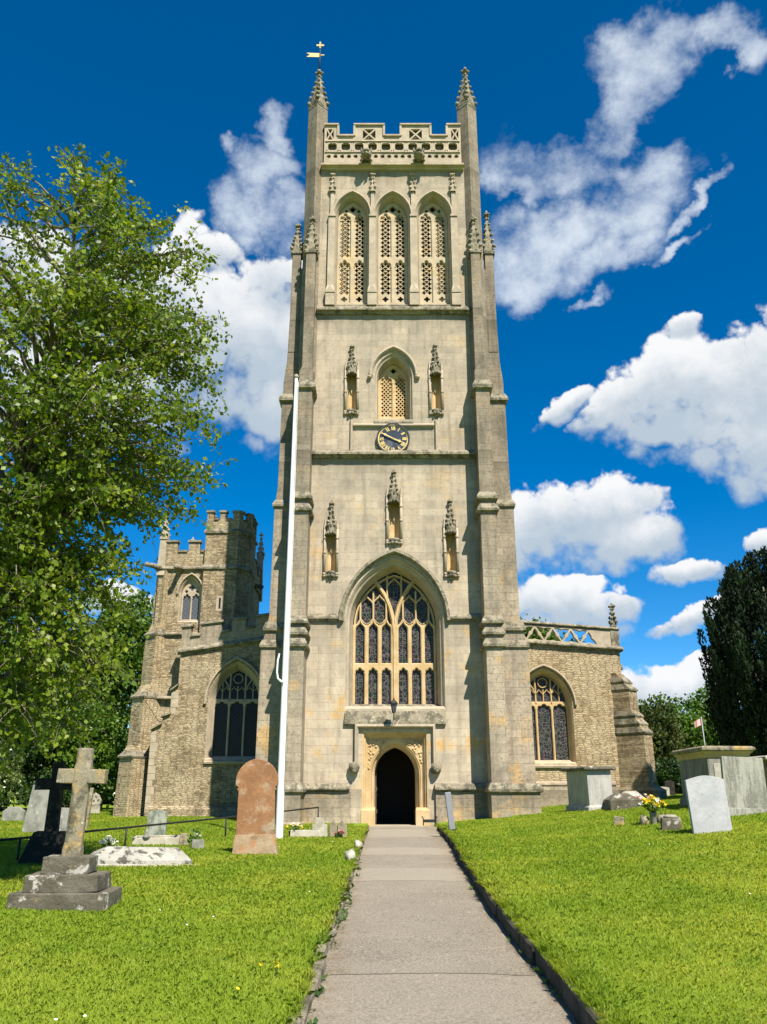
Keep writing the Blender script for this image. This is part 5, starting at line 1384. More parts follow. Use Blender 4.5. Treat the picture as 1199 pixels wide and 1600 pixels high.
# --- coped ledger on the left
S_CRACK = blotch('cracked_ledger', (0.31, 0.30, 0.265), [((0.05, 0.045, 0.035), 5.0, 0.53, 0.60, 0.9), ((0.40, 0.385, 0.33), 9.0, 0.5, 0.66, 0.6), ((0.40, 0.36, 0.12), 7.0, 0.62, 0.7, 0.7)], 0.8, 0.95, (1, 1, 4), 18, 0.02)
t_ = thing('ledger_stone', 'low coped white ledger stone with dark cracks, lying right of the lichened cross', 'gravestone', G(-4.72, 17.4), (0, R(2), R(20)))
lg = MB().loft([[(-0.98, -0.52, -0.12), (0.98, -0.48, -0.12), (0.98, 0.48, -0.12), (-0.98, 0.52, -0.12)], [(-0.95, -0.5, 0.10), (0.95, -0.45, 0.10), (0.95, 0.45, 0.10), (-0.95, 0.5, 0.10)], [(-0.85, -0.40, 0.17), (0.86, -0.37, 0.17), (0.86, 0.37, 0.17), (-0.85, 0.40, 0.17)], [(-0.62, -0.12, 0.30), (0.7, -0.1, 0.30), (0.7, 0.1, 0.30), (-0.62, 0.12, 0.30)]], True, True, True)
tomb(rough(lg, 0.03, 2.5, 2), 'ledger', S_CRACK, t_, 0.012)
tomb(rough(MB().rects([(-0.12, -1.1, 1.1, -0.6, 0.6), (0.03, -1.08, 1.08, -0.58, 0.58)]), 0.02, 2, 2), 'kerb', S_PALE, t_)
# --- kerbed grave behind it
t_ = thing('kerbed_grave', 'narrow stone-kerbed grave between the ledger and the green-stained headstone', 'grave', G(-5.45, 21.6), (0, 0, R(12)))
for b_ in ((-0.6, 0.6, -0.08, 0.0), (-0.6, 0.6, 1.2, 1.28), (-0.6, -0.52, 0.0, 1.2), (0.52, 0.6, 0.0, 1.2)): tomb(rough(MB().box(b_[0], b_[1], b_[2], b_[3], -0.1, 0.17), 0.006, 4), 'kerb', S_PALE, t_)
tomb(MB().rects([(0.0, 0.50, 0.72, -0.16, 0.1), (0.26, 0.52, 0.70, -0.14, 0.08)]), 'corner_post', S_CROSS, t_)
tomb(MB().lathe([(0.1, 0.17), (0.06, 0.22), (0.04, 0.28), (0.05, 0.33), (0.015, 0.36)], (-0.28, -0.04, 0), 10), 'ornament', S_GREY, t_, 0)

# --- flowers
def blossom(mb, c, r, seed):
    rr_ = random.Random(seed)
    for k in range(9):
        a = 2 * PI * k / 9 + rr_.random(); e = rr_.uniform(0.1, 1.2)
        d = Vector((math.cos(a) * math.cos(e), math.sin(a) * math.cos(e), math.sin(e)))
        s = d.cross(Vector((0, 0, 1)))
        s = s.normalized() if s.length > 1e-3 else Vector((1, 0, 0))
        p = Vector(c)
        mb.add([p, p + d * r * 0.6 + s * r * 0.45, p + d * r * 1.1, p + d * r * 0.6 - s * r * 0.45], [[0, 1, 2, 3]])
    mb.lump(c, r * 0.45, seed, 0.2)
def bunch(parent, cz, spread, h, n, cols, r, seed, leaves=24):
    rr_ = random.Random(seed)
    lf = MB()
    heads = {}
    for i in range(n):
        a = rr_.random() * 2 * PI; q = spread * math.sqrt(rr_.random())
        c = (q * math.cos(a), q * math.sin(a) * 0.8, cz + h * (1 - 0.5 * (q / spread) ** 2) * rr_.uniform(0.75, 1.0))
        lf.tube([(0, 0, cz), (c[0] * 0.6, c[1] * 0.6, cz + (c[2] - cz) * 0.5), c], 0.006, 4)
        blossom(heads.setdefault(i % len(cols), MB()), c, r * rr_.uniform(0.8, 1.15), seed * 50 + i)
    for i in range(leaves):
        a = rr_.random() * 2 * PI; q = spread * rr_.uniform(0.2, 1.1)
        d = Vector((math.cos(a), math.sin(a), rr_.uniform(-0.3, 0.8))).normalized(); s = d.orthogonal().normalized()
        p = Vector((q * math.cos(a) * 0.6, q * math.sin(a) * 0.5, cz + h * rr_.uniform(0.1, 0.65))); L = r * rr_.uniform(1.3, 2.2)
        lf.add([p, p + d * L * 0.5 + s * L * 0.22, p + d * L, p + d * L * 0.5 - s * L * 0.22], [[0, 1, 2, 3]])
    lf.build('foliage', M_LEAFF, parent)
    for k, mb in heads.items(): mb.build('blossom', cols[k], parent)
def pot(parent, r, h, mat, name='vase'):
    return MB().lathe([(r * 0.75, -0.02), (r * 0.8, 0.0), (r, h * 0.85), (r * 1.08, h * 0.88), (r * 1.08, h), (r * 0.9, h), (r * 0.85, h * 0.8)], (0, 0, 0), 14).build(name, mat, parent)
t_ = thing('flowers', 'round bunch of white flowers on the grass behind the cracked ledger', 'flowers', G(-6.15, 20.0)); bunch(t_, 0.03, 0.20, 0.26, 26, (M_PETW, M_PETW), 0.055, 3, 30)
t_ = thing('flowers', 'yellow and white flowers in a grey vase between two small rough stones', 'flowers', G(6.15, 20.2)); pot(t_, 0.08, 0.26, S_GREY); bunch(t_, 0.24, 0.30, 0.36, 24, (M_PETY, M_PETW, M_PETY), 0.075, 5, 40)
t_ = thing('flowers', 'pale pink flowers beside the corner buttress of the right aisle', 'flowers', G(8.1, 27.6)); bunch(t_, 0.03, 0.34, 0.34, 18, (M_PETP, M_PETW), 0.075, 8, 26)
t_ = thing('flowers', 'yellow flowers in a dark pot at the end of the tower-foot grave', 'flowers', G(-2.50, 24.5)); pot(t_, 0.11, 0.16, S_BLACK, 'pot'); bunch(t_, 0.15, 0.24, 0.2, 20, (M_PETY, M_PETW), 0.065, 11, 20)
t_ = thing('flowers', 'small cluster of dark red flowers beside the gabled marker stones', 'flowers', G(-1.18, 23.9)); bunch(t_, 0.0, 0.14, 0.22, 14, (M_PETR, M_PETP), 0.045, 14, 16)
t_ = thing('plant_pot', 'small grey stone planter with a leafy plant, left of the red headstone', 'plant pot', G(-4.32, 20.8), (0, 0, R(15)))
tomb(rough(rect_block(0.30, 0.22, -0.05, 0.2, 3, 0.26, 0.2), 0.01, 5), 'planter', S_GREY, t_)
bunch(t_, 0.18, 0.14, 0.14, 4, (M_PETW,), 0.04, 21, 10)
t_ = thing('leafy_plant', 'dark leafy plant growing on the lawn beside the stone planter', 'plant', G(-4.52, 21.2))
lf = MB(); rr_ = random.Random(2)
for i in range(46):
    a = rr_.random() * 2 * PI; p = Vector((rr_.gauss(0, 0.09), rr_.gauss(0, 0.09), rr_.uniform(0.05, 0.34))); d = Vector((math.cos(a), math.sin(a), rr_.uniform(0.2, 1.2))).normalized(); s = d.orthogonal().normalized(); L = 0.13
    lf.add([p, p + d * L * 0.5 + s * 0.03, p + d * L, p + d * L * 0.5 - s * 0.03], [[0, 1, 2, 3]])
lf.build('foliage', M_LEAFF, t_)
MB().tube([(0, 0, -0.02), (0.01, 0, 0.2)], 0.012, 5).build('stem', M_TIMBER, t_)

# --- small grave at the tower foot
t_ = thing('kerbed_grave', 'small pale grave with a stepped head, below the tower left of the path', 'grave', G(-1.95, 24.5), (0, 0, R(4)))
tomb(rough(MB().rects([(-0.1, -0.62, 0.42, -0.12, 0.12), (0.18, -0.60, 0.40, -0.10, 0.10)]), 0.01, 5), 'kerb', S_PALE, t_)
tomb(rough(MB().prism([(-0.02, 0.18), (-0.02, 0.32), (0.06, 0.32), (0.08, 0.50), (0.30, 0.50), (0.32, 0.32), (0.40, 0.32), (0.40, 0.18)], -0.05, 0.07), 0.006, 5), 'headstone', S_PALE, t_)
for lab, x, y, w_, h_ in (('left of two small pointed marker stones beside the stepped grave', -1.38, 24.4, 0.24, 0.42), ('right of two small pointed marker stones, behind the red flowers', -1.13, 24.1, 0.26, 0.44)):
    t_ = thing('grave_marker', lab, 'gravestone', G(x, y), (0, R(2), R(8)), 'pointed marker stones')
    tomb(rough(MB().prism([(-w_ / 2, -0.1), (-w_ / 2, h_ * 0.7), (0, h_), (w_ / 2, h_ * 0.7), (w_ / 2, -0.1)], -0.06, 0.06), 0.008, 5), 'slab', S_CROSS, t_)
for lab, x, y, s in (('large whitish rock at the left path edge, nearer the camera', -0.66, 18.2, 0.9), ('whitish rock at the left path edge, nearer the tower', -0.60, 20.9, 0.85)):
    t_ = thing('edge_stone', lab, 'stone', G(x, y))
    tomb(MB().lump((0, 0, 0.02), (0.12 * s, 0.36 * s, 0.20 * s), x * 10, 0.5, 1.5, True), 'rock', S_PALE, t_, 0)

# --- right lawn: chest tombs
def chest(label, x, y, w, d, h, rz, slab_m, body_m, over=0.14, cornice=None, group=None, panel=None, tilt=0.0, label_body=None):
    t_ = thing('chest_tomb', label, 'tomb', G(x, y), (0, R(tilt), R(rz)), group)
    hs_ = h - 0.12
    tomb(rough(rect_block(w, d, -0.3, hs_ - (0.16 if cornice else 0), 6), 0.008, 2, x), 'chest', body_m, t_)
    tomb(rough(MB().rects([(-0.3, -w / 2 - 0.09, w / 2 + 0.09, -d / 2 - 0.09, d / 2 + 0.09), (0.1, -w / 2 - 0.08, w / 2 + 0.08, -d / 2 - 0.08, d / 2 + 0.08), (0.16, -w / 2 - 0.01, w / 2 + 0.01, -d / 2 - 0.01, d / 2 + 0.01)]), 0.006, 2), 'plinth', body_m, t_)
    if cornice:
        z = hs_ - 0.16
        tomb(MB().rects([(z, -w / 2 - 0.01, w / 2 + 0.01, -d / 2 - 0.01, d / 2 + 0.01), (z + 0.03, -w / 2 - 0.03, w / 2 + 0.03, -d / 2 - 0.03, d / 2 + 0.03), (z + 0.09, -w / 2 - 0.05, w / 2 + 0.05, -d / 2 - 0.05, d / 2 + 0.05), (z + 0.16, -w / 2 - over * 0.8, w / 2 + over * 0.8, -d / 2 - over * 0.8, d / 2 + over * 0.8)]), 'cornice', cornice, t_)
    tomb(rough(MB().rects([(hs_, -w / 2 - over + 0.03, w / 2 + over - 0.03, -d / 2 - over + 0.03, d / 2 + over - 0.03), (hs_ + 0.03, -w / 2 - over, w / 2 + over, -d / 2 - over, d / 2 + over), (hs_ + 0.09, -w / 2 - over, w / 2 + over, -d / 2 - over, d / 2 + over), (hs_ + 0.13, -w / 2 - over + 0.06, w / 2 + over - 0.06, -d / 2 - over + 0.06, d / 2 + over - 0.06)]), 0.012, 3, x), 'slab', slab_m, t_)
    if panel: tomb(MB().box(-w / 2 + 0.14, w / 2 - 0.14, -d / 2 - 0.022, -d / 2 + 0.02, 0.3, hs_ - 0.3), 'panel', panel, t_)
    return t_
chest('grey chest tomb with an overhanging slab, standing close to the right aisle wall', 7.05, 30.0, 0.85, 1.8, 1.38, 10, S_STEP, S_TOMB, 0.15, None, None, None, -1.0)
chest('large chest tomb with a moulded cornice behind the pale slate headstone', 8.93, 23.6, 1.05, 2.4, 1.42, -2, S_CROSS, S_DARKSIDE, 0.16, M_WARM, None, S_PALE)
chest('brown chest tomb with a thick pale slab, beyond the broad streaked headstone', 11.25, 25.2, 1.3, 2.2, 1.05, 3, S_PALE, S_CROSS, 0.12)
t_ = thing('ledger_stone', 'low dark coped tomb slab between the grey chest tomb and the buttress', 'gravestone', G(7.6, 28.2), (0, 0, R(-8)))
tomb(rough(MB().rects([(-0.15, -0.44, 0.44, -0.9, 0.9), (0.26, -0.44, 0.44, -0.9, 0.9), (0.44, -0.15, 0.15, -0.75, 0.75)]), 0.03, 2.5, 4), 'ledger', S_STEP, t_)
t_ = thing('rubble_stone', 'pale broken boulder at the foot of the corner buttress', 'stone', G(8.15, 28.9))
tomb(MB().lump((0, 0, 0.12), (0.42, 0.4, 0.34), 3, 0.45, 1.6, True), 'rock', S_PALE, t_, 0)
t_ = thing('grave_marker', 'small square grey stone block alone on the right lawn', 'gravestone', G(5.55, 20.9), (0, 0, R(-25)))
tomb(rough(rect_block(0.24, 0.22, -0.06, 0.18, 3, 0.2, 0.18), 0.02, 6, 2), 'block', S_CROSS, t_)
for lab, dx in (('rough brown stone left of the vase of yellow flowers', -0.2), ('rough brown stone right of the vase of yellow flowers', 0.2)):
    t_ = thing('rubble_stone', lab, 'stone', G(6.15 + dx, 20.3 - abs(dx) * 0.3), (0, 0, 0), 'rough stones at the flower vase')
    tomb(MB().lump((0, 0, 0.08), (0.12, 0.1, 0.15), dx * 30, 0.35, 1.6, True), 'rock', S_CROSS, t_, 0)
t_ = thing('grave_marker', 'thick low stone block with a white disc on top, left of the pale slate headstone', 'gravestone', G(6.12, 18.9), (0, 0, R(-14)))
tomb(rough(rect_block(0.42, 0.34, -0.1, 0.24, 5, 0.38, 0.3), 0.02, 5, 3), 'block', S_STEP, t_)
tomb(MB().lathe([(0.13, 0.235), (0.15, 0.25), (0.13, 0.28), (0.06, 0.30)], (0.0, 0, 0), 12), 'cap', S_PALE, t_, 0)
for lab, x, y, w_, h_, m_s in (('far small pale headstone seen between the buttress and the large chest tomb', 13.0, 41.0, 0.7, 0.42, S_PALE), ('far small black headstone seen beside the large chest tomb', 13.55, 41.5, 0.45, 0.7, S_BLACK)):
    headstone(lab, x, y, w_, h_, 'camber', m_s, 0.12)

# --- flagpole
t_ = thing('flagpole', 'tall white flagpole in front of the left side of the tower', 'flagpole', G(-2.80, 23.9), (0, 0, 0))
MB().lathe([(0.112, -0.1), (0.108, 0.0), (0.094, 3.0), (0.07, 9.0), (0.05, 13.6), (0.05, 13.75)], (0, 0, 0), 16).build('pole', M_WHITE, t_)
MB().lathe([(0.06, 13.75), (0.085, 13.8), (0.06, 13.87), (0.02, 13.9)], (0, 0, 0), 12).build('finial', M_GREY, t_)
MB().tube([(-0.02, -0.1, 4.12), (-0.10, -0.12, 4.14), (-0.19, -0.12, 4.22), (-0.22, -0.12, 4.40), (-0.21, -0.12, 4.72), (-0.17, -0.12, 4.92)], [0.04, 0.035, 0.03, 0.028, 0.026, 0.02], 8).build('cleat', M_WHITE, t_)
MB().tube([(0.10, -0.05, 1.2), (0.10, -0.05, 6.0), (0.075, -0.04, 13.6)], 0.008, 4).build('halyard', M_WHITE, t_)

# --- handrail
t_ = thing('handrail', 'low black iron handrail running across the left lawn towards the tower', 'handrail', G(-6.0, 20.9))
ps = [(-8.9, 13.9), (-7.16, 17.6), (-6.04, 20.9), (-4.33, 24.4), (-2.14, 29.0)]
o0 = Vector(G(-6.0, 20.9))
tops = []
for i, (x, y) in enumerate(ps):
    g_ = Vector(G(x, y)); hgt = (0.42, 0.42, 0.42, 0.50, 0.60)[i]
    tops.append(g_ - o0 + Vector((0, 0, hgt)))
    MB().tube([g_ - o0 - Vector((0, 0, 0.1)), g_ - o0 + Vector((0, 0, hgt))], 0.024, 8).build('post', M_IRON, t_)
MB().tube(tops, 0.024, 8).build('rail', M_IRON, t_)

# --- wooden sign post
t_ = thing('signpost', 'weathered wooden post with a thin white sign arm before the holly', 'sign', G(-11.95, 26.0))
MB().box(-0.09, 0.09, -0.08, 0.08, -0.2, 1.5).build('post', M_TIMBER, t_, None, 0.01)
MB().box(0.09, 0.38, -0.03, 0.0, 0.98, 1.04).build('sign_arm', M_WHITE, t_, None, 0.005)
# --- leaning grey marker post
t_ = thing('marker_post', 'slim grey marker post leaning left beside the path near the door', 'post', G(1.98, 25.6), (R(2), R(-6.5), R(6)))
MB().rects([(-0.1, -0.085, 0.085, -0.05, 0.05), (1.06, -0.085, 0.085, -0.05, 0.05)]).build('post', M_POSTG, t_, None, 0.012)
MB().lump((0, 0, 0.0), (0.13, 0.1, 0.09), 2, 0.4).build('footing', S_BLACK, t_)
# --- boot scraper
t_ = thing('boot_scraper', 'rusty iron boot scraper on the ground right of the church door', 'boot scraper', G(1.62, 31.15))
for s in (-1, 1): MB().tube([(s * 0.22, 0, -0.05), (s * 0.22, 0, 0.16), (s * 0.25, 0, 0.24), (s * 0.29, 0, 0.22)], 0.02, 6).build('stanchion', M_IRON, t_)
MB().box(-0.22, 0.22, -0.008, 0.008, 0.05, 0.15).build('blade', M_IRON, t_)

# --- wall lantern over the door
t_ = thing('wall_lantern', 'black iron lantern on a curved bracket above the church door', 'lantern', (0.43 - 0.05, 31.75, 4.42))
MB().tube([(0.0, 0.02, -0.22), (0.0, -0.18, -0.22), (0.0, -0.34, -0.14), (0.0, -0.38, 0.0)], 0.02, 6).tube([(0.22, 0.1, -0.08), (0.08, -0.1, -0.2), (0, -0.18, -0.22)], 0.012, 5).build('bracket', M_IRON, t_)
MB().lathe([(0.07, 0.0), (0.085, 0.02), (0.06, 0.04)], (0, -0.38, 0), 6).build('base', M_IRON, t_)
fr = MB()
for k in range(6):
    a = 2 * PI * k / 6; fr.tube([(0.06 * math.cos(a), -0.38 + 0.06 * math.sin(a), 0.03), (0.125 * math.cos(a), -0.38 + 0.125 * math.sin(a), 0.32)], 0.011, 4)
fr.build('frame', M_IRON, t_)
MB().lathe([(0.052, 0.035), (0.112, 0.315)], (0, -0.38, 0), 6, False).build('pane', M_GLASS3, t_)
MB().lathe([(0.15, 0.31), (0.155, 0.34), (0.07, 0.44), (0.03, 0.46), (0.035, 0.5), (0.01, 0.54)], (0, -0.38, 0), 6, False).build('cap', M_IRON, t_)

# --- clock
t_ = thing('tower_clock', 'round dark blue clock with gilded numerals below the two-light tower window', 'clock', (0.43 - 0.03, 31.97, 15.62))
def disc(r, y0, y1, n=40): return MB().prism(circle(0, 0, r, n), y0, y1)
disc(0.64, -0.06, 0.02).build('dial', M_BLUE, t_)
sp = PL([circle(0, 0, 0.70, 48), circle(0, 0, 0.635, 48)], -0.12, 0.02); sp.build('rim', M_IRON, t_)
sp = PL([circle(0, 0, 0.632, 48), circle(0, 0, 0.585, 48)], -0.075, -0.05); sp.build('minute_ring', M_GOLD, t_)
NUM = ['XII', 'I', 'II', 'III', 'IIII', 'V', 'VI', 'VII', 'VIII', 'IX', 'X', 'XI']
for k, s in enumerate(NUM):
    mb = MB(); wd = {'I': 0.045, 'V': 0.10, 'X': 0.10}
    tot = sum(wd[c] for c in s); x = -tot / 2; z0, z1 = 0.39, 0.565
    for c in s:
        w_ = wd[c]; xm = x + w_ / 2; hb = 0.016
        def stroke(xa, xb, h_=hb): mb.prism([(xa - h_, z0), (xb - h_, z1), (xb + h_, z1), (xa + h_, z0)], -0.078, -0.05)
        if c == 'I': stroke(xm, xm)
        if c == 'V': stroke(xm, xm - 0.035); stroke(xm, xm + 0.035, 0.009)
        if c == 'X': stroke(xm - 0.035, xm + 0.035, 0.009); stroke(xm + 0.035, xm - 0.035)
        x += w_
    # the pieces of X overlap: nudge alternate strokes forward
    for i in range(0, len(mb.v), 8):
        d = -0.0015 * ((i // 8) % 3)
        mb.v[i:i + 8] = [(p[0], p[1] + d, p[2]) for p in mb.v[i:i + 8]]
    mb.xf(Matrix.Rotation(R(30 * k), 4, 'Y'))
    mb.build('numeral', M_GOLD, t_)
def hand(name, ang, L, w_, y):
    mb = MB().prism([(-w_ * 0.5, -0.16), (-w_ * 0.35, 0.0), (-w_ * 0.5, L * 0.55), (-w_, L * 0.66), (-w_ * 0.3, L * 0.78), (0, L), (w_ * 0.3, L * 0.78), (w_, L * 0.66), (w_ * 0.5, L * 0.55), (w_ * 0.35, 0.0), (w_ * 0.5, -0.16)], y - 0.012, y)
    mb.xf(Matrix.Rotation(R(ang), 4, 'Y')).build(name, M_GOLD, t_)
hand('minute_hand', -62, 0.58, 0.055, -0.12); hand('hour_hand', 113, 0.44, 0.065, -0.10)

# --- weather vane
t_ = thing('weathervane', 'gilded swallow-tailed weathervane with a cross on the left pinnacle', 'weathervane', (0.43 - 3.62, 32.22, 35.62))
MB().tube([(0, 0, -0.1), (0, 0, 1.95)], [0.045, 0.035], 6).build('spindle', M_IRON, t_)
MB().prism([(-0.03, 0.98), (-0.68, 1.0), (-0.48, 1.12), (-0.68, 1.25), (-0.03, 1.22)], -0.012, 0.012).box(0.03, 0.22, -0.012, 0.012, 1.09, 1.13).build('banner', M_GOLD, t_)
sp = PL([[(-0.035, 1.55), (-0.035, 1.70), (-0.19, 1.70), (-0.19, 1.77), (-0.035, 1.77), (-0.035, 1.95), (0.035, 1.95), (0.035, 1.77), (0.19, 1.77), (0.19, 1.70), (0.035, 1.70), (0.035, 1.55)]], -0.03, 0.03)
sp.build('cross', M_GOLD, t_)

# --- far flagpole
t_ = thing('flagpole', 'distant thin flagpole flying a faded red and white flag among the trees', 'flagpole', (28.0, 75.0, 1.4))
MB().tube([(0, 0, -0.2), (-0.1, 0, 6.6)], [0.07, 0.05], 6).build('pole', M_POSTG, t_)
fl = MB()
fl.loft([[(-0.1 - 0.09 * i, 0.10 * math.sin(i * 1.1), 6.45 - 0.02 * i - 0.12 * (i / 7) ** 2 - z) for z in (0, 0.55)] for i in range(8)], False)
fl.build('flag', M_PETP, t_)
# --- overhead cable
t_ = MB().tube([(-22, 39.0, 6.6), (-14, 39.0, 6.35), (-9.55, 38.9, 6.75)], 0.012, 4).build('cable', M_IRON); tag(t_, 'thin dark overhead cable running to the left aisle wall', 'cable')
# --- dandelions in the near grass
def dandelion(x, y):
    t_ = thing('dandelion', 'yellow dandelion flower in the near left lawn', 'flower', G(x, y), (0, 0, x * 9), 'dandelions in the lawn')
    MB().tube([(0, 0, 0), (0.005, 0, 0.07)], 0.004, 4).build('stem', M_LEAFF, t_)
    mb = MB(); blossom(mb, (0.005, 0, 0.072), 0.026, int(abs(x * 100))); mb.build('blossom', M_PETY, t_)
for x, y in ((-0.93, 8.1), (-1.05, 8.0), (-0.90, 7.95), (-1.1, 7.15), (-1.18, 15.2)): dandelion(x, y)
# daisies and clover specks
rg = np.random.default_rng(9)
n = 130; d = 6.5 + 24 * rg.random(n) ** 1.6; x = np.where(rg.random(n) < 0.5, XL(d) - 0.2 - rg.random(n) * 0.42 * d, XR(d) + 0.3 + rg.random(n) * 0.4 * d)
cl = np.sin(x * 1.7) * np.sin(d * 1.3) > 0.25
x, d = x[cl], d[cl]; n = len(x); z = H(x, d) + 0.055
k = np.arange(6) * np.pi / 3
V = np.stack([x[:, None] + 0.013 * np.cos(k), d[:, None] + 0.013 * np.sin(k), np.repeat(z[:, None], 6, 1) + 0.004 * np.cos(k + x[:, None])], -1).reshape(-1, 3)
tag(quadmesh('daisies', V, 6, M_PETW), kind='stuff')
# weeds along the left kerb and dock leaves
wv = MB(); rr_ = random.Random(6)
for i in range(70):
    y = rr_.uniform(6.5, 19); x = float(XL(y)) + rr_.uniform(-0.02, 0.07) if rr_.random() < 0.75 else float(XR(y)) - rr_.uniform(0.0, 0.05)
    z = float(ZP(y)) + 0.01
    for q in range(rr_.randint(3, 8)):
        a = rr_.random() * 2 * PI; L = rr_.uniform(0.03, 0.095); d_ = Vector((math.cos(a), math.sin(a), rr_.uniform(0.25, 1.0))).normalized(); s = d_.cross(Vector((0, 0, 1))).normalized()
        p = Vector((x + rr_.uniform(-0.03, 0.03), y + rr_.uniform(-0.06, 0.06), z))
        wv.add([p, p + d_ * L * 0.55 + s * L * 0.26, p + d_ * L, p + d_ * L * 0.55 - s * L * 0.26], [[0, 1, 2, 3]])
tag(wv.build('weeds', M_LEAFF), kind='stuff')

# ------------------------------------------------------------------ trees
M_BARK = blotch('bark', (0.12, 0.10, 0.075), [((0.045, 0.04, 0.03), 5.0, 0.45, 0.62, 0.8), ((0.28, 0.26, 0.21), 3.0, 0.58, 0.7, 0.6)], 0.8)
M_BIRCHBARK = blotch('birch_bark', (0.20, 0.17, 0.12), [((0.04, 0.035, 0.028), 4.0, 0.48, 0.6, 0.9), ((0.42, 0.38, 0.29), 6.0, 0.56, 0.68, 0.7)], 0.7)
L_BIRCH = leafmat('birch_leaves', (0.10, 0.17, 0.012), (0.28, 0.345, 0.030), (0.09, 0.155, 0.010), 0.46, 0.45, 0.35)
L_MID = leafmat('broad_leaves', (0.06, 0.125, 0.010), (0.11, 0.19, 0.016), (0.04, 0.095, 0.008), 0.3, 0.5, 0.3)
L_LIGHT = leafmat('light_leaves', (0.075, 0.14, 0.014), (0.125, 0.20, 0.020), (0.05, 0.11, 0.012), 0.35, 0.5, 0.3)
L_DARK = leafmat('dark_leaves', (0.018, 0.045, 0.008), (0.035, 0.075, 0.010), (0.012, 0.03, 0.006), 0.2, 0.45, 0.3)
L_YEW = leafmat('yew_needles', (0.008, 0.019, 0.006), (0.019, 0.039, 0.010), (0.005, 0.013, 0.005), 0.1, 0.6, 0.2)
L_OLIVE = leafmat('olive_needles', (0.045, 0.06, 0.012), (0.075, 0.085, 0.018), (0.03, 0.05, 0.01), 0.2, 0.6, 0.2)
L_HOLLY = leafmat('variegated_leaves', (0.04, 0.085, 0.012), (0.22, 0.25, 0.09), (0.035, 0.08, 0.012), 0.25, 0.3, 0.5)

def leafquads(P, D, L, W, rng, fold=0.0):
    """P base points, D leaf directions, L lengths -> quads"""
    n = len(P)
    D = D / np.maximum(1e-6, np.linalg.norm(D, axis=1))[:, None]
    rv = rng.normal(size=(n, 3)); S = np.cross(D, rv); S /= np.maximum(1e-6, np.linalg.norm(S, axis=1))[:, None]
    L = np.broadcast_to(L, (n,))[:, None]; Wd = np.broadcast_to(W, (n,))[:, None]
    m = P + D * L * 0.45
    return np.stack([P, m + S * Wd, P + D * L, m - S * Wd], 1).reshape(-1, 3)

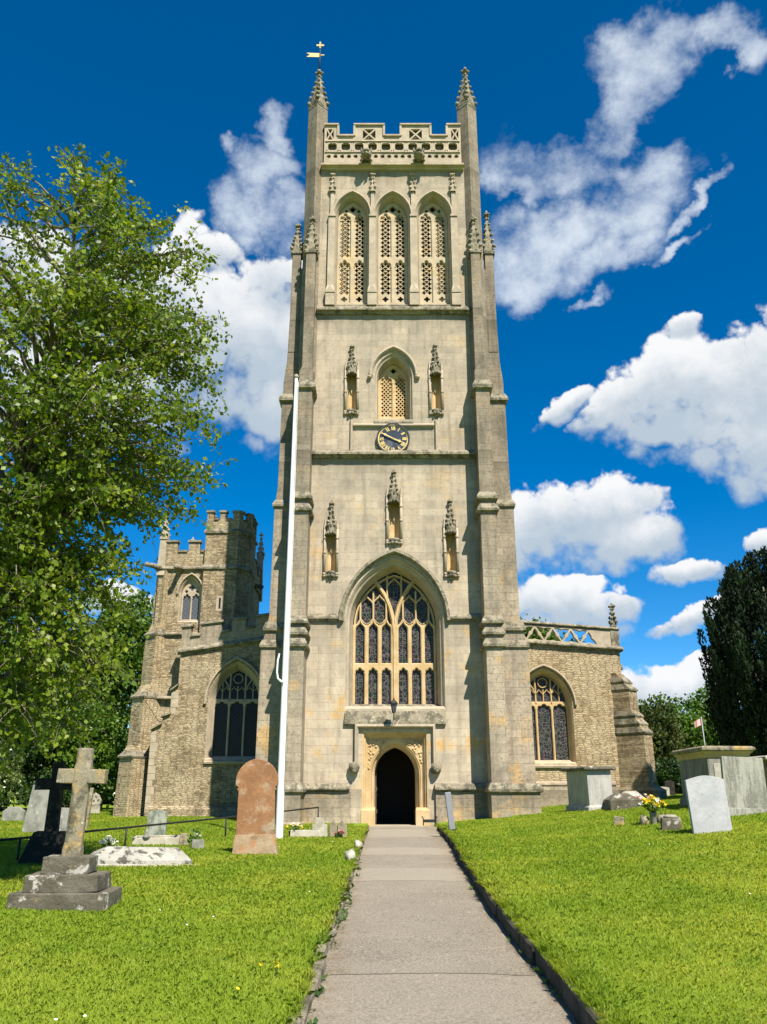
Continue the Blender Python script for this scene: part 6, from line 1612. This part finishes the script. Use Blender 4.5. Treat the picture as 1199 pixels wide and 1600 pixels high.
def birch():
    rs = np.random.default_rng(12); r = random.Random(12)
    base = Vector((-6.55, 13.6, Hs(-6.55, 13.6) - 0.1))
    t_ = thing('birch_tree', 'tall silver birch with bright drooping leaves leaning in from the left edge', 'tree', base)
    axis = [(0, 0, 0), (0.05, 0, 2.0), (0.15, 0.0, 4.2), (0.28, 0, 6.2), (0.42, 0.05, 8.0), (0.50, 0.1, 9.6), (0.52, 0.1, 11.2), (0.45, 0.1, 12.6)]
    ax = lambda z: np.array([np.interp(z, [a[2] for a in axis], [a[k] for a in axis]) for k in range(3)])
    tr = MB()
    tr.tube(axis, [0.24, 0.19, 0.165, 0.14, 0.11, 0.075, 0.045, 0.015], 10)
    # crown radius against height (local z)
    zr = [2.4, 3.0, 4.0, 4.9, 5.6, 6.4, 7.2, 8.4, 9.6, 10.6, 11.4, 12.2, 12.9, 13.5]
    rr = [1.5, 1.8, 2.0, 1.75, 1.9, 2.8, 3.4, 3.45, 3.4, 3.1, 2.75, 2.25, 1.5, 0.4]
    P, D = [], []
    nb = 295
    for i in range(nb):
        zt = r.uniform(2.3, 8.0) if i % 5 < 2 else r.uniform(4.5, 13.2)
        a = r.uniform(0, 2 * PI)
        # a few extra boughs on the side seen against the sky
        if i % 3 == 0: a = r.uniform(-1.1, 0.6)
        Rr = float(np.interp(zt, zr, rr)) * (1.0 if math.cos(a) > 0 else 1.25) * (1.0 - 0.22 * abs(math.sin(a)))
        q = Rr * (r.uniform(0.35, 1.0) ** 0.6) * (1.0 + (0.10 * r.random() if i % 4 == 0 else 0))
        zs = max(1.5, min(12.0, zt - q * r.uniform(0.25, 0.75) + (0.6 if zt < 5 else 0)))
        p0 = ax(zs); c = ax(zt)
        p3 = np.array([c[0] + q * math.cos(a), c[1] + q * math.sin(a), zt])
        droop = r.uniform(0.1, 0.55) * min(1, q / 2)
        p1 = p0 + (p3 - p0) * 0.35 + np.array([0, 0, 0.25 * q]); p2 = p0 + (p3 - p0) * 0.75 + np.array([0, 0, 0.22 * q])
        p3 = p3 - np.array([0, 0, droop])
        ts = np.linspace(0, 1, 9)[:, None]
        B = (1 - ts) ** 3 * p0 + 3 * ts * (1 - ts) ** 2 * p1 + 3 * ts ** 2 * (1 - ts) * p2 + ts ** 3 * p3
        B[1:-1] += rs.normal(size=(7, 3)) * 0.05
        rad = 0.012 + 0.013 * q
        tr.tube([tuple(b) for b in B], [rad * (1 - 0.8 * k / 8) for k in range(9)], 5)
        nt = int(7 + 4.5 * q)
        for k in range(nt):
            f = 1 - 0.78 * r.random() ** 1.25
            s = float(f * 8); i0 = min(7, int(s)); b0 = B[i0] + (B[i0 + 1] - B[i0]) * (s - i0)
            L = r.uniform(0.35, 0.95) * (0.7 + 0.3 * min(1, q / 2))
            d = rs.normal(size=3); d[2] = d[2] * 0.5 + 0.15
            d += (p3 - p0) / max(0.5, np.linalg.norm(p3 - p0)) * 0.9; d /= np.linalg.norm(d)
            tt = np.linspace(0, 1, 4)[:, None]
            tw = b0 + d * L * tt + np.array([0, 0, -0.42 * L]) * tt ** 2
            tr.tube([tuple(p) for p in tw], [0.007, 0.005, 0.004, 0.002], 3, True, False)
            m = int(8 + 10 * L)
            f2 = rs.random(m) ** 0.8
            ii = np.minimum((f2 * 3).astype(int), 2)
            pp = tw[ii] + (tw[ii + 1] - tw[ii]) * (f2 * 3 - ii)[:, None]
            P.append(pp + rs.normal(size=(m, 3)) * 0.055)
            dd = rs.normal(size=(m, 3)) * 0.7; dd[:, 2] -= 0.45
            D.append(dd)
    P = np.concatenate(P); D = np.concatenate(D); n = len(P)
    L = rs.uniform(0.065, 0.118, n)
    V = leafquads(P, D, L, L * 0.40, rs)
    tr.build('trunk', M_BIRCHBARK, t_)
    quadmesh('crown', V, 4, L_BIRCH, t_)
    print('birch leaves', n)
birch()

def lobed(name, label, x, y, h, rad, mat, n, leaf, seed, cat='tree', z0=None, squash=1.0, trunk_h=0.3, group=None, lobes=16, spread=0.62, trunk=True, clump=0.22):
    rs = np.random.default_rng(seed); r = random.Random(seed)
    base = Vector((x, y, (Hs(x, y) if z0 is None else z0) - 0.1))
    t_ = thing(name, label, cat, base, (0, 0, 0), group)
    zc = h * (trunk_h + (1 - trunk_h) * 0.5); rz = h * (1 - trunk_h) * 0.5
    C, Rr = [], []
    for i in range(lobes):
        a = r.uniform(0, 2 * PI); e = math.asin(r.uniform(-0.9, 1.0)); q = spread * r.uniform(0.55, 1.08)
        C.append((rad * q * math.cos(a) * math.cos(e), rad * q * squash * math.sin(a) * math.cos(e), zc + rz * q * 1.05 * math.sin(e)))
        Rr.append(rad * r.uniform(0.26, 0.46))
    C.append((0, 0, zc)); Rr.append(rad * 0.55)
    C = np.array(C); Rr = np.array(Rr)
    # small clumps spread over the lobes' surfaces, each a spray of leaves
    nc = max(60, n // 34)
    w_ = Rr ** 2 / np.sum(Rr ** 2)
    idx = rs.choice(len(C), nc, p=w_)
    d = rs.normal(size=(nc, 3)); d[:, 2] = d[:, 2] * 0.9 + 0.18; d /= np.linalg.norm(d, axis=1)[:, None]
    K = C[idx] + d * (Rr[idx] * rs.uniform(0.72, 1.08, nc))[:, None] * np.array([1, 1, min(1.3, rz / rad + 0.25)])
    m = n // nc
    cs = Rr[idx] * clump * rs.uniform(0.6, 1.5, nc)
    P = (K[:, None, :] + rs.normal(size=(nc, m, 3)) * cs[:, None, None] * np.array([1.1, 1.1, 0.7])).reshape(-1, 3)
    D = np.repeat(d, m, 0) * 0.6 + rs.normal(size=(nc * m, 3)) * 0.8
    P[:, 2] = np.maximum(P[:, 2], 0.15)
    L = leaf * rs.uniform(0.7, 1.25, len(P))
    V = leafquads(P, D, L, L * 0.38, rs)
    quadmesh('crown' if cat == 'tree' else 'foliage', V, 4, mat, t_)
    if trunk:
        tr = MB(); rt = max(0.06, h * 0.022)
        tr.tube([(0, 0, -0.2), (0.02 * h, 0, h * 0.3), (0.0, 0.01 * h, h * 0.6), (0.01 * h, 0, h * 0.85)], [rt * 1.3, rt, rt * 0.6, rt * 0.15], 8)
        for k in range(min(10, len(C) - 1)):
            zz = h * r.uniform(0.22, 0.5); c = C[k]
            tr.tube([(0, 0, zz), (c[0] * 0.5, c[1] * 0.5, (zz + c[2]) / 2 + 0.05 * h), tuple(c)], [rt * 0.5, rt * 0.32, rt * 0.1], 5)
        tr.build('trunk' if cat == 'tree' else 'stem', M_BARK, t_)
    return t_
# wood behind the left churchyard wall
lobed('broadleaf_tree', 'tall fresh green tree rising directly left of the small tower', -17.0, 52, 14.6, 4.6, L_LIGHT, 15000, 0.30, 1, trunk_h=0.12, lobes=22)
lobed('broadleaf_tree', 'broad dark green tree behind the lichened cross', -22.5, 52, 11.5, 5.2, L_MID, 14000, 0.32, 2, trunk_h=0.05, lobes=22)
lobed('broadleaf_tree', 'shadowy tree at the far left edge under the birch boughs', -28.5, 50, 12.5, 5.2, L_DARK, 12000, 0.32, 3, trunk_h=0.05, lobes=20)
lobed('broadleaf_tree', 'dark bushy tree filling the gap behind the near-black cross', -21.0, 46.5, 6.4, 3.2, L_DARK, 9000, 0.22, 4, trunk_h=0.02, lobes=18)
lobed('laurel_bush', 'dense mid green laurel bush left of the small tower foot', -16.6, 47.5, 6.2, 2.9, L_MID, 12000, 0.20, 5, 'bush', trunk_h=0.0, lobes=20)
lobed('holly_bush', 'pale-edged holly bush behind the wooden signpost', -17.4, 38.0, 3.3, 1.7, L_HOLLY, 8000, 0.12, 6, 'bush', trunk_h=0.0, lobes=16)
lobed('shrub', 'dark low shrub behind the tall grey leaning slab', -14.8, 40.5, 2.3, 1.6, L_DARK, 5000, 0.13, 7, 'bush', trunk_h=0.0, lobes=14)
lobed('shrub', 'dark glossy shrub behind the little ringed cross', -17.6, 46.0, 2.4, 1.9, L_DARK, 5000, 0.13, 16, 'bush', trunk_h=0.0, lobes=14)
lobed('shrub', 'shadowed shrub at the far left beyond the low gabled headstone', -21.5, 41.5, 3.4, 2.2, L_DARK, 6000, 0.15, 17, 'bush', trunk_h=0.0, lobes=14)
# beyond the church on the right
lobed('broadleaf_tree', 'wide dark green tree far behind the right corner buttress', 29.5, 92, 10.6, 5.6, L_MID, 9000, 0.42, 8, trunk_h=0.05, lobes=20)
lobed('broadleaf_tree', 'rounded bright green tree far off, left of the yew', 38.2, 98, 12.8, 4.6, L_MID, 8000, 0.42, 9, trunk_h=0.1, lobes=18)
lobed('broadleaf_tree', 'green tree behind the distant flagpole', 34.0, 90, 8.6, 5.0, L_LIGHT, 7000, 0.40, 10, trunk_h=0.05, lobes=18)
lobed('conifer_tree', 'olive brown conifer just right of the aisle buttress', 20.6, 66, 6.6, 3.2, L_OLIVE, 9000, 0.26, 11, trunk_h=0.0, lobes=18)
lobed('shrub', 'sunlit yellow-green shrub behind the large chest tomb', 22.4, 58, 3.3, 2.2, L_LIGHT, 5000, 0.20, 12, 'bush', trunk_h=0.0, lobes=14)
lobed('shrub', 'dark green shrub beneath the distant flag', 21.0, 62, 2.6, 2.4, L_DARK, 5000, 0.20, 13, 'bush', trunk_h=0.0, lobes=14)
lobed('shrub', 'dark shrub at the right foot of the corner buttress', 15.8, 56, 2.2, 1.7, L_DARK, 4000, 0.16, 18, 'bush', trunk_h=0.0, lobes=14)
lobed('broadleaf_tree', 'green treetop showing above the right aisle parapet', 13.4, 70, 16.3, 3.6, L_MID, 7000, 0.34, 14, trunk_h=0.3, lobes=18)
lobed('broadleaf_tree', 'dark tree closing the view right of the yew', 30.0, 55, 10.0, 5.5, L_DARK, 7000, 0.34, 15, trunk_h=0.05, lobes=18)

# --- the wood further off, too far to tell the trees apart
def far_wood():
    rs = np.random.default_rng(44)
    n = 26000
    x = rs.uniform(-95, -14, n); yb = 78 + 10 * rs.random(n)
    top = 8.5 + 2.2 * np.sin(x * 0.35) + 1.6 * np.sin(x * 0.9 + 1) + 0.8 * np.sin(x * 2.3)
    z = 0.6 + top * rs.random(n) ** 0.8
    bul = 2.0 * np.sin(x * 1.3 + z) 
    P = np.stack([x, yb + bul, z], 1); D = rs.normal(size=(n, 3)) + np.array([0, -0.4, 0.3])
    V = leafquads(P, D, rs.uniform(0.5, 0.95, n), 0.28, rs)
    o = quadmesh('woodland', V, 4, L_DARK); tag(o, kind='stuff')
    n = 15000
    x = rs.uniform(20, 75, n); z = 1.0 + (6.0 + 1.5 * np.sin(x * 0.5) + np.sin(x * 1.4)) * rs.random(n)
    P = np.stack([x, 112 + 8 * rs.random(n), z], 1); D = rs.normal(size=(n, 3))
    tag(quadmesh('woodland', leafquads(P, D, rs.uniform(0.6, 1.0, n), 0.3, rs), 4, L_MID), kind='stuff')
far_wood()
lobed('laurel_bush', 'dark laurel hedge bush right behind the two small crosses by the wood', -19.0, 50.5, 4.4, 2.6, L_DARK, 9000, 0.18, 31, 'bush', trunk_h=0.0, lobes=18)
# --- Irish yew: a bundle of upright plumes
def yew(label, x, y, h, rad, seed, n_pl=300):
    rs = np.random.default_rng(seed); r = random.Random(seed)
    t_ = thing('yew_tree', label, 'tree', Vector((x, y, Hs(x, y) - 0.1)))
    P, D = [], []
    for i in range(n_pl):
        a = r.uniform(0, 2 * PI); lvl = r.random()
        zt = h * (0.25 + 0.75 * lvl)                        # top of the plume
        f = zt / h
        env = rad * (0.72 + 0.36 * math.sin(PI * min(1, f * 0.9 + 0.08)) ) * (1.0 if f < 0.72 else math.sqrt(max(0.0, 1 - ((f - 0.72) / 0.30) ** 2)) * 0.95 + 0.05)
        q = env * (r.uniform(0.55, 1.0) ** 0.5)
        L = r.uniform(1.2, 2.6); wdt = r.uniform(0.16, 0.30)
        top = np.array([q * math.cos(a), q * math.sin(a), zt]); bot = np.array([q * math.cos(a) * 0.86, q * math.sin(a) * 0.86, max(0.15, zt - L)])
        m = 190
        u = rs.random(m) ** 0.8
        c = bot + (top - bot) * u[:, None]
        w_ = wdt * np.sqrt(np.clip(1.02 - u, 0, 1)) * (0.4 + 0.6 * np.minimum(1, u * 5))
        aa = rs.random(m) * 2 * np.pi
        off = np.stack([np.cos(aa), np.sin(aa), np.zeros(m)], 1)
        P.append(c + off * (w_ * rs.uniform(0.6, 1.0, m))[:, None])
        D.append(off * 0.45 + np.array([0, 0, 1.0]) + rs.normal(size=(m, 3)) * 0.25)
    P = np.concatenate(P); D = np.concatenate(D)
    L = rs.uniform(0.10, 0.20, len(P))
    V = leafquads(P, D, L, L * 0.22, rs)
    quadmesh('crown', V, 4, L_YEW, t_)
    tr = MB()
    tr.tube([(0, 0, -0.2), (0, 0, h * 0.5), (0, 0, h * 0.8)], [0.45, 0.3, 0.1], 8)
    # dense shaded heart of old wood and twigs
    for k in range(26):
        a = r.uniform(0, 2 * PI); q = rad * r.uniform(0.3, 0.7)
        tr.tube([(0, 0, 0.3), (q * 0.6 * math.cos(a), q * 0.6 * math.sin(a), h * 0.25), (q * math.cos(a), q * math.sin(a), h * r.uniform(0.5, 0.85))], [0.16, 0.12, 0.03], 5)
    tr.build('trunk', M_BARK, t_)
yew('huge dark Irish yew with upright plumes at the right edge', 15.35, 31.5, 9.35, 3.05, 3, 600)
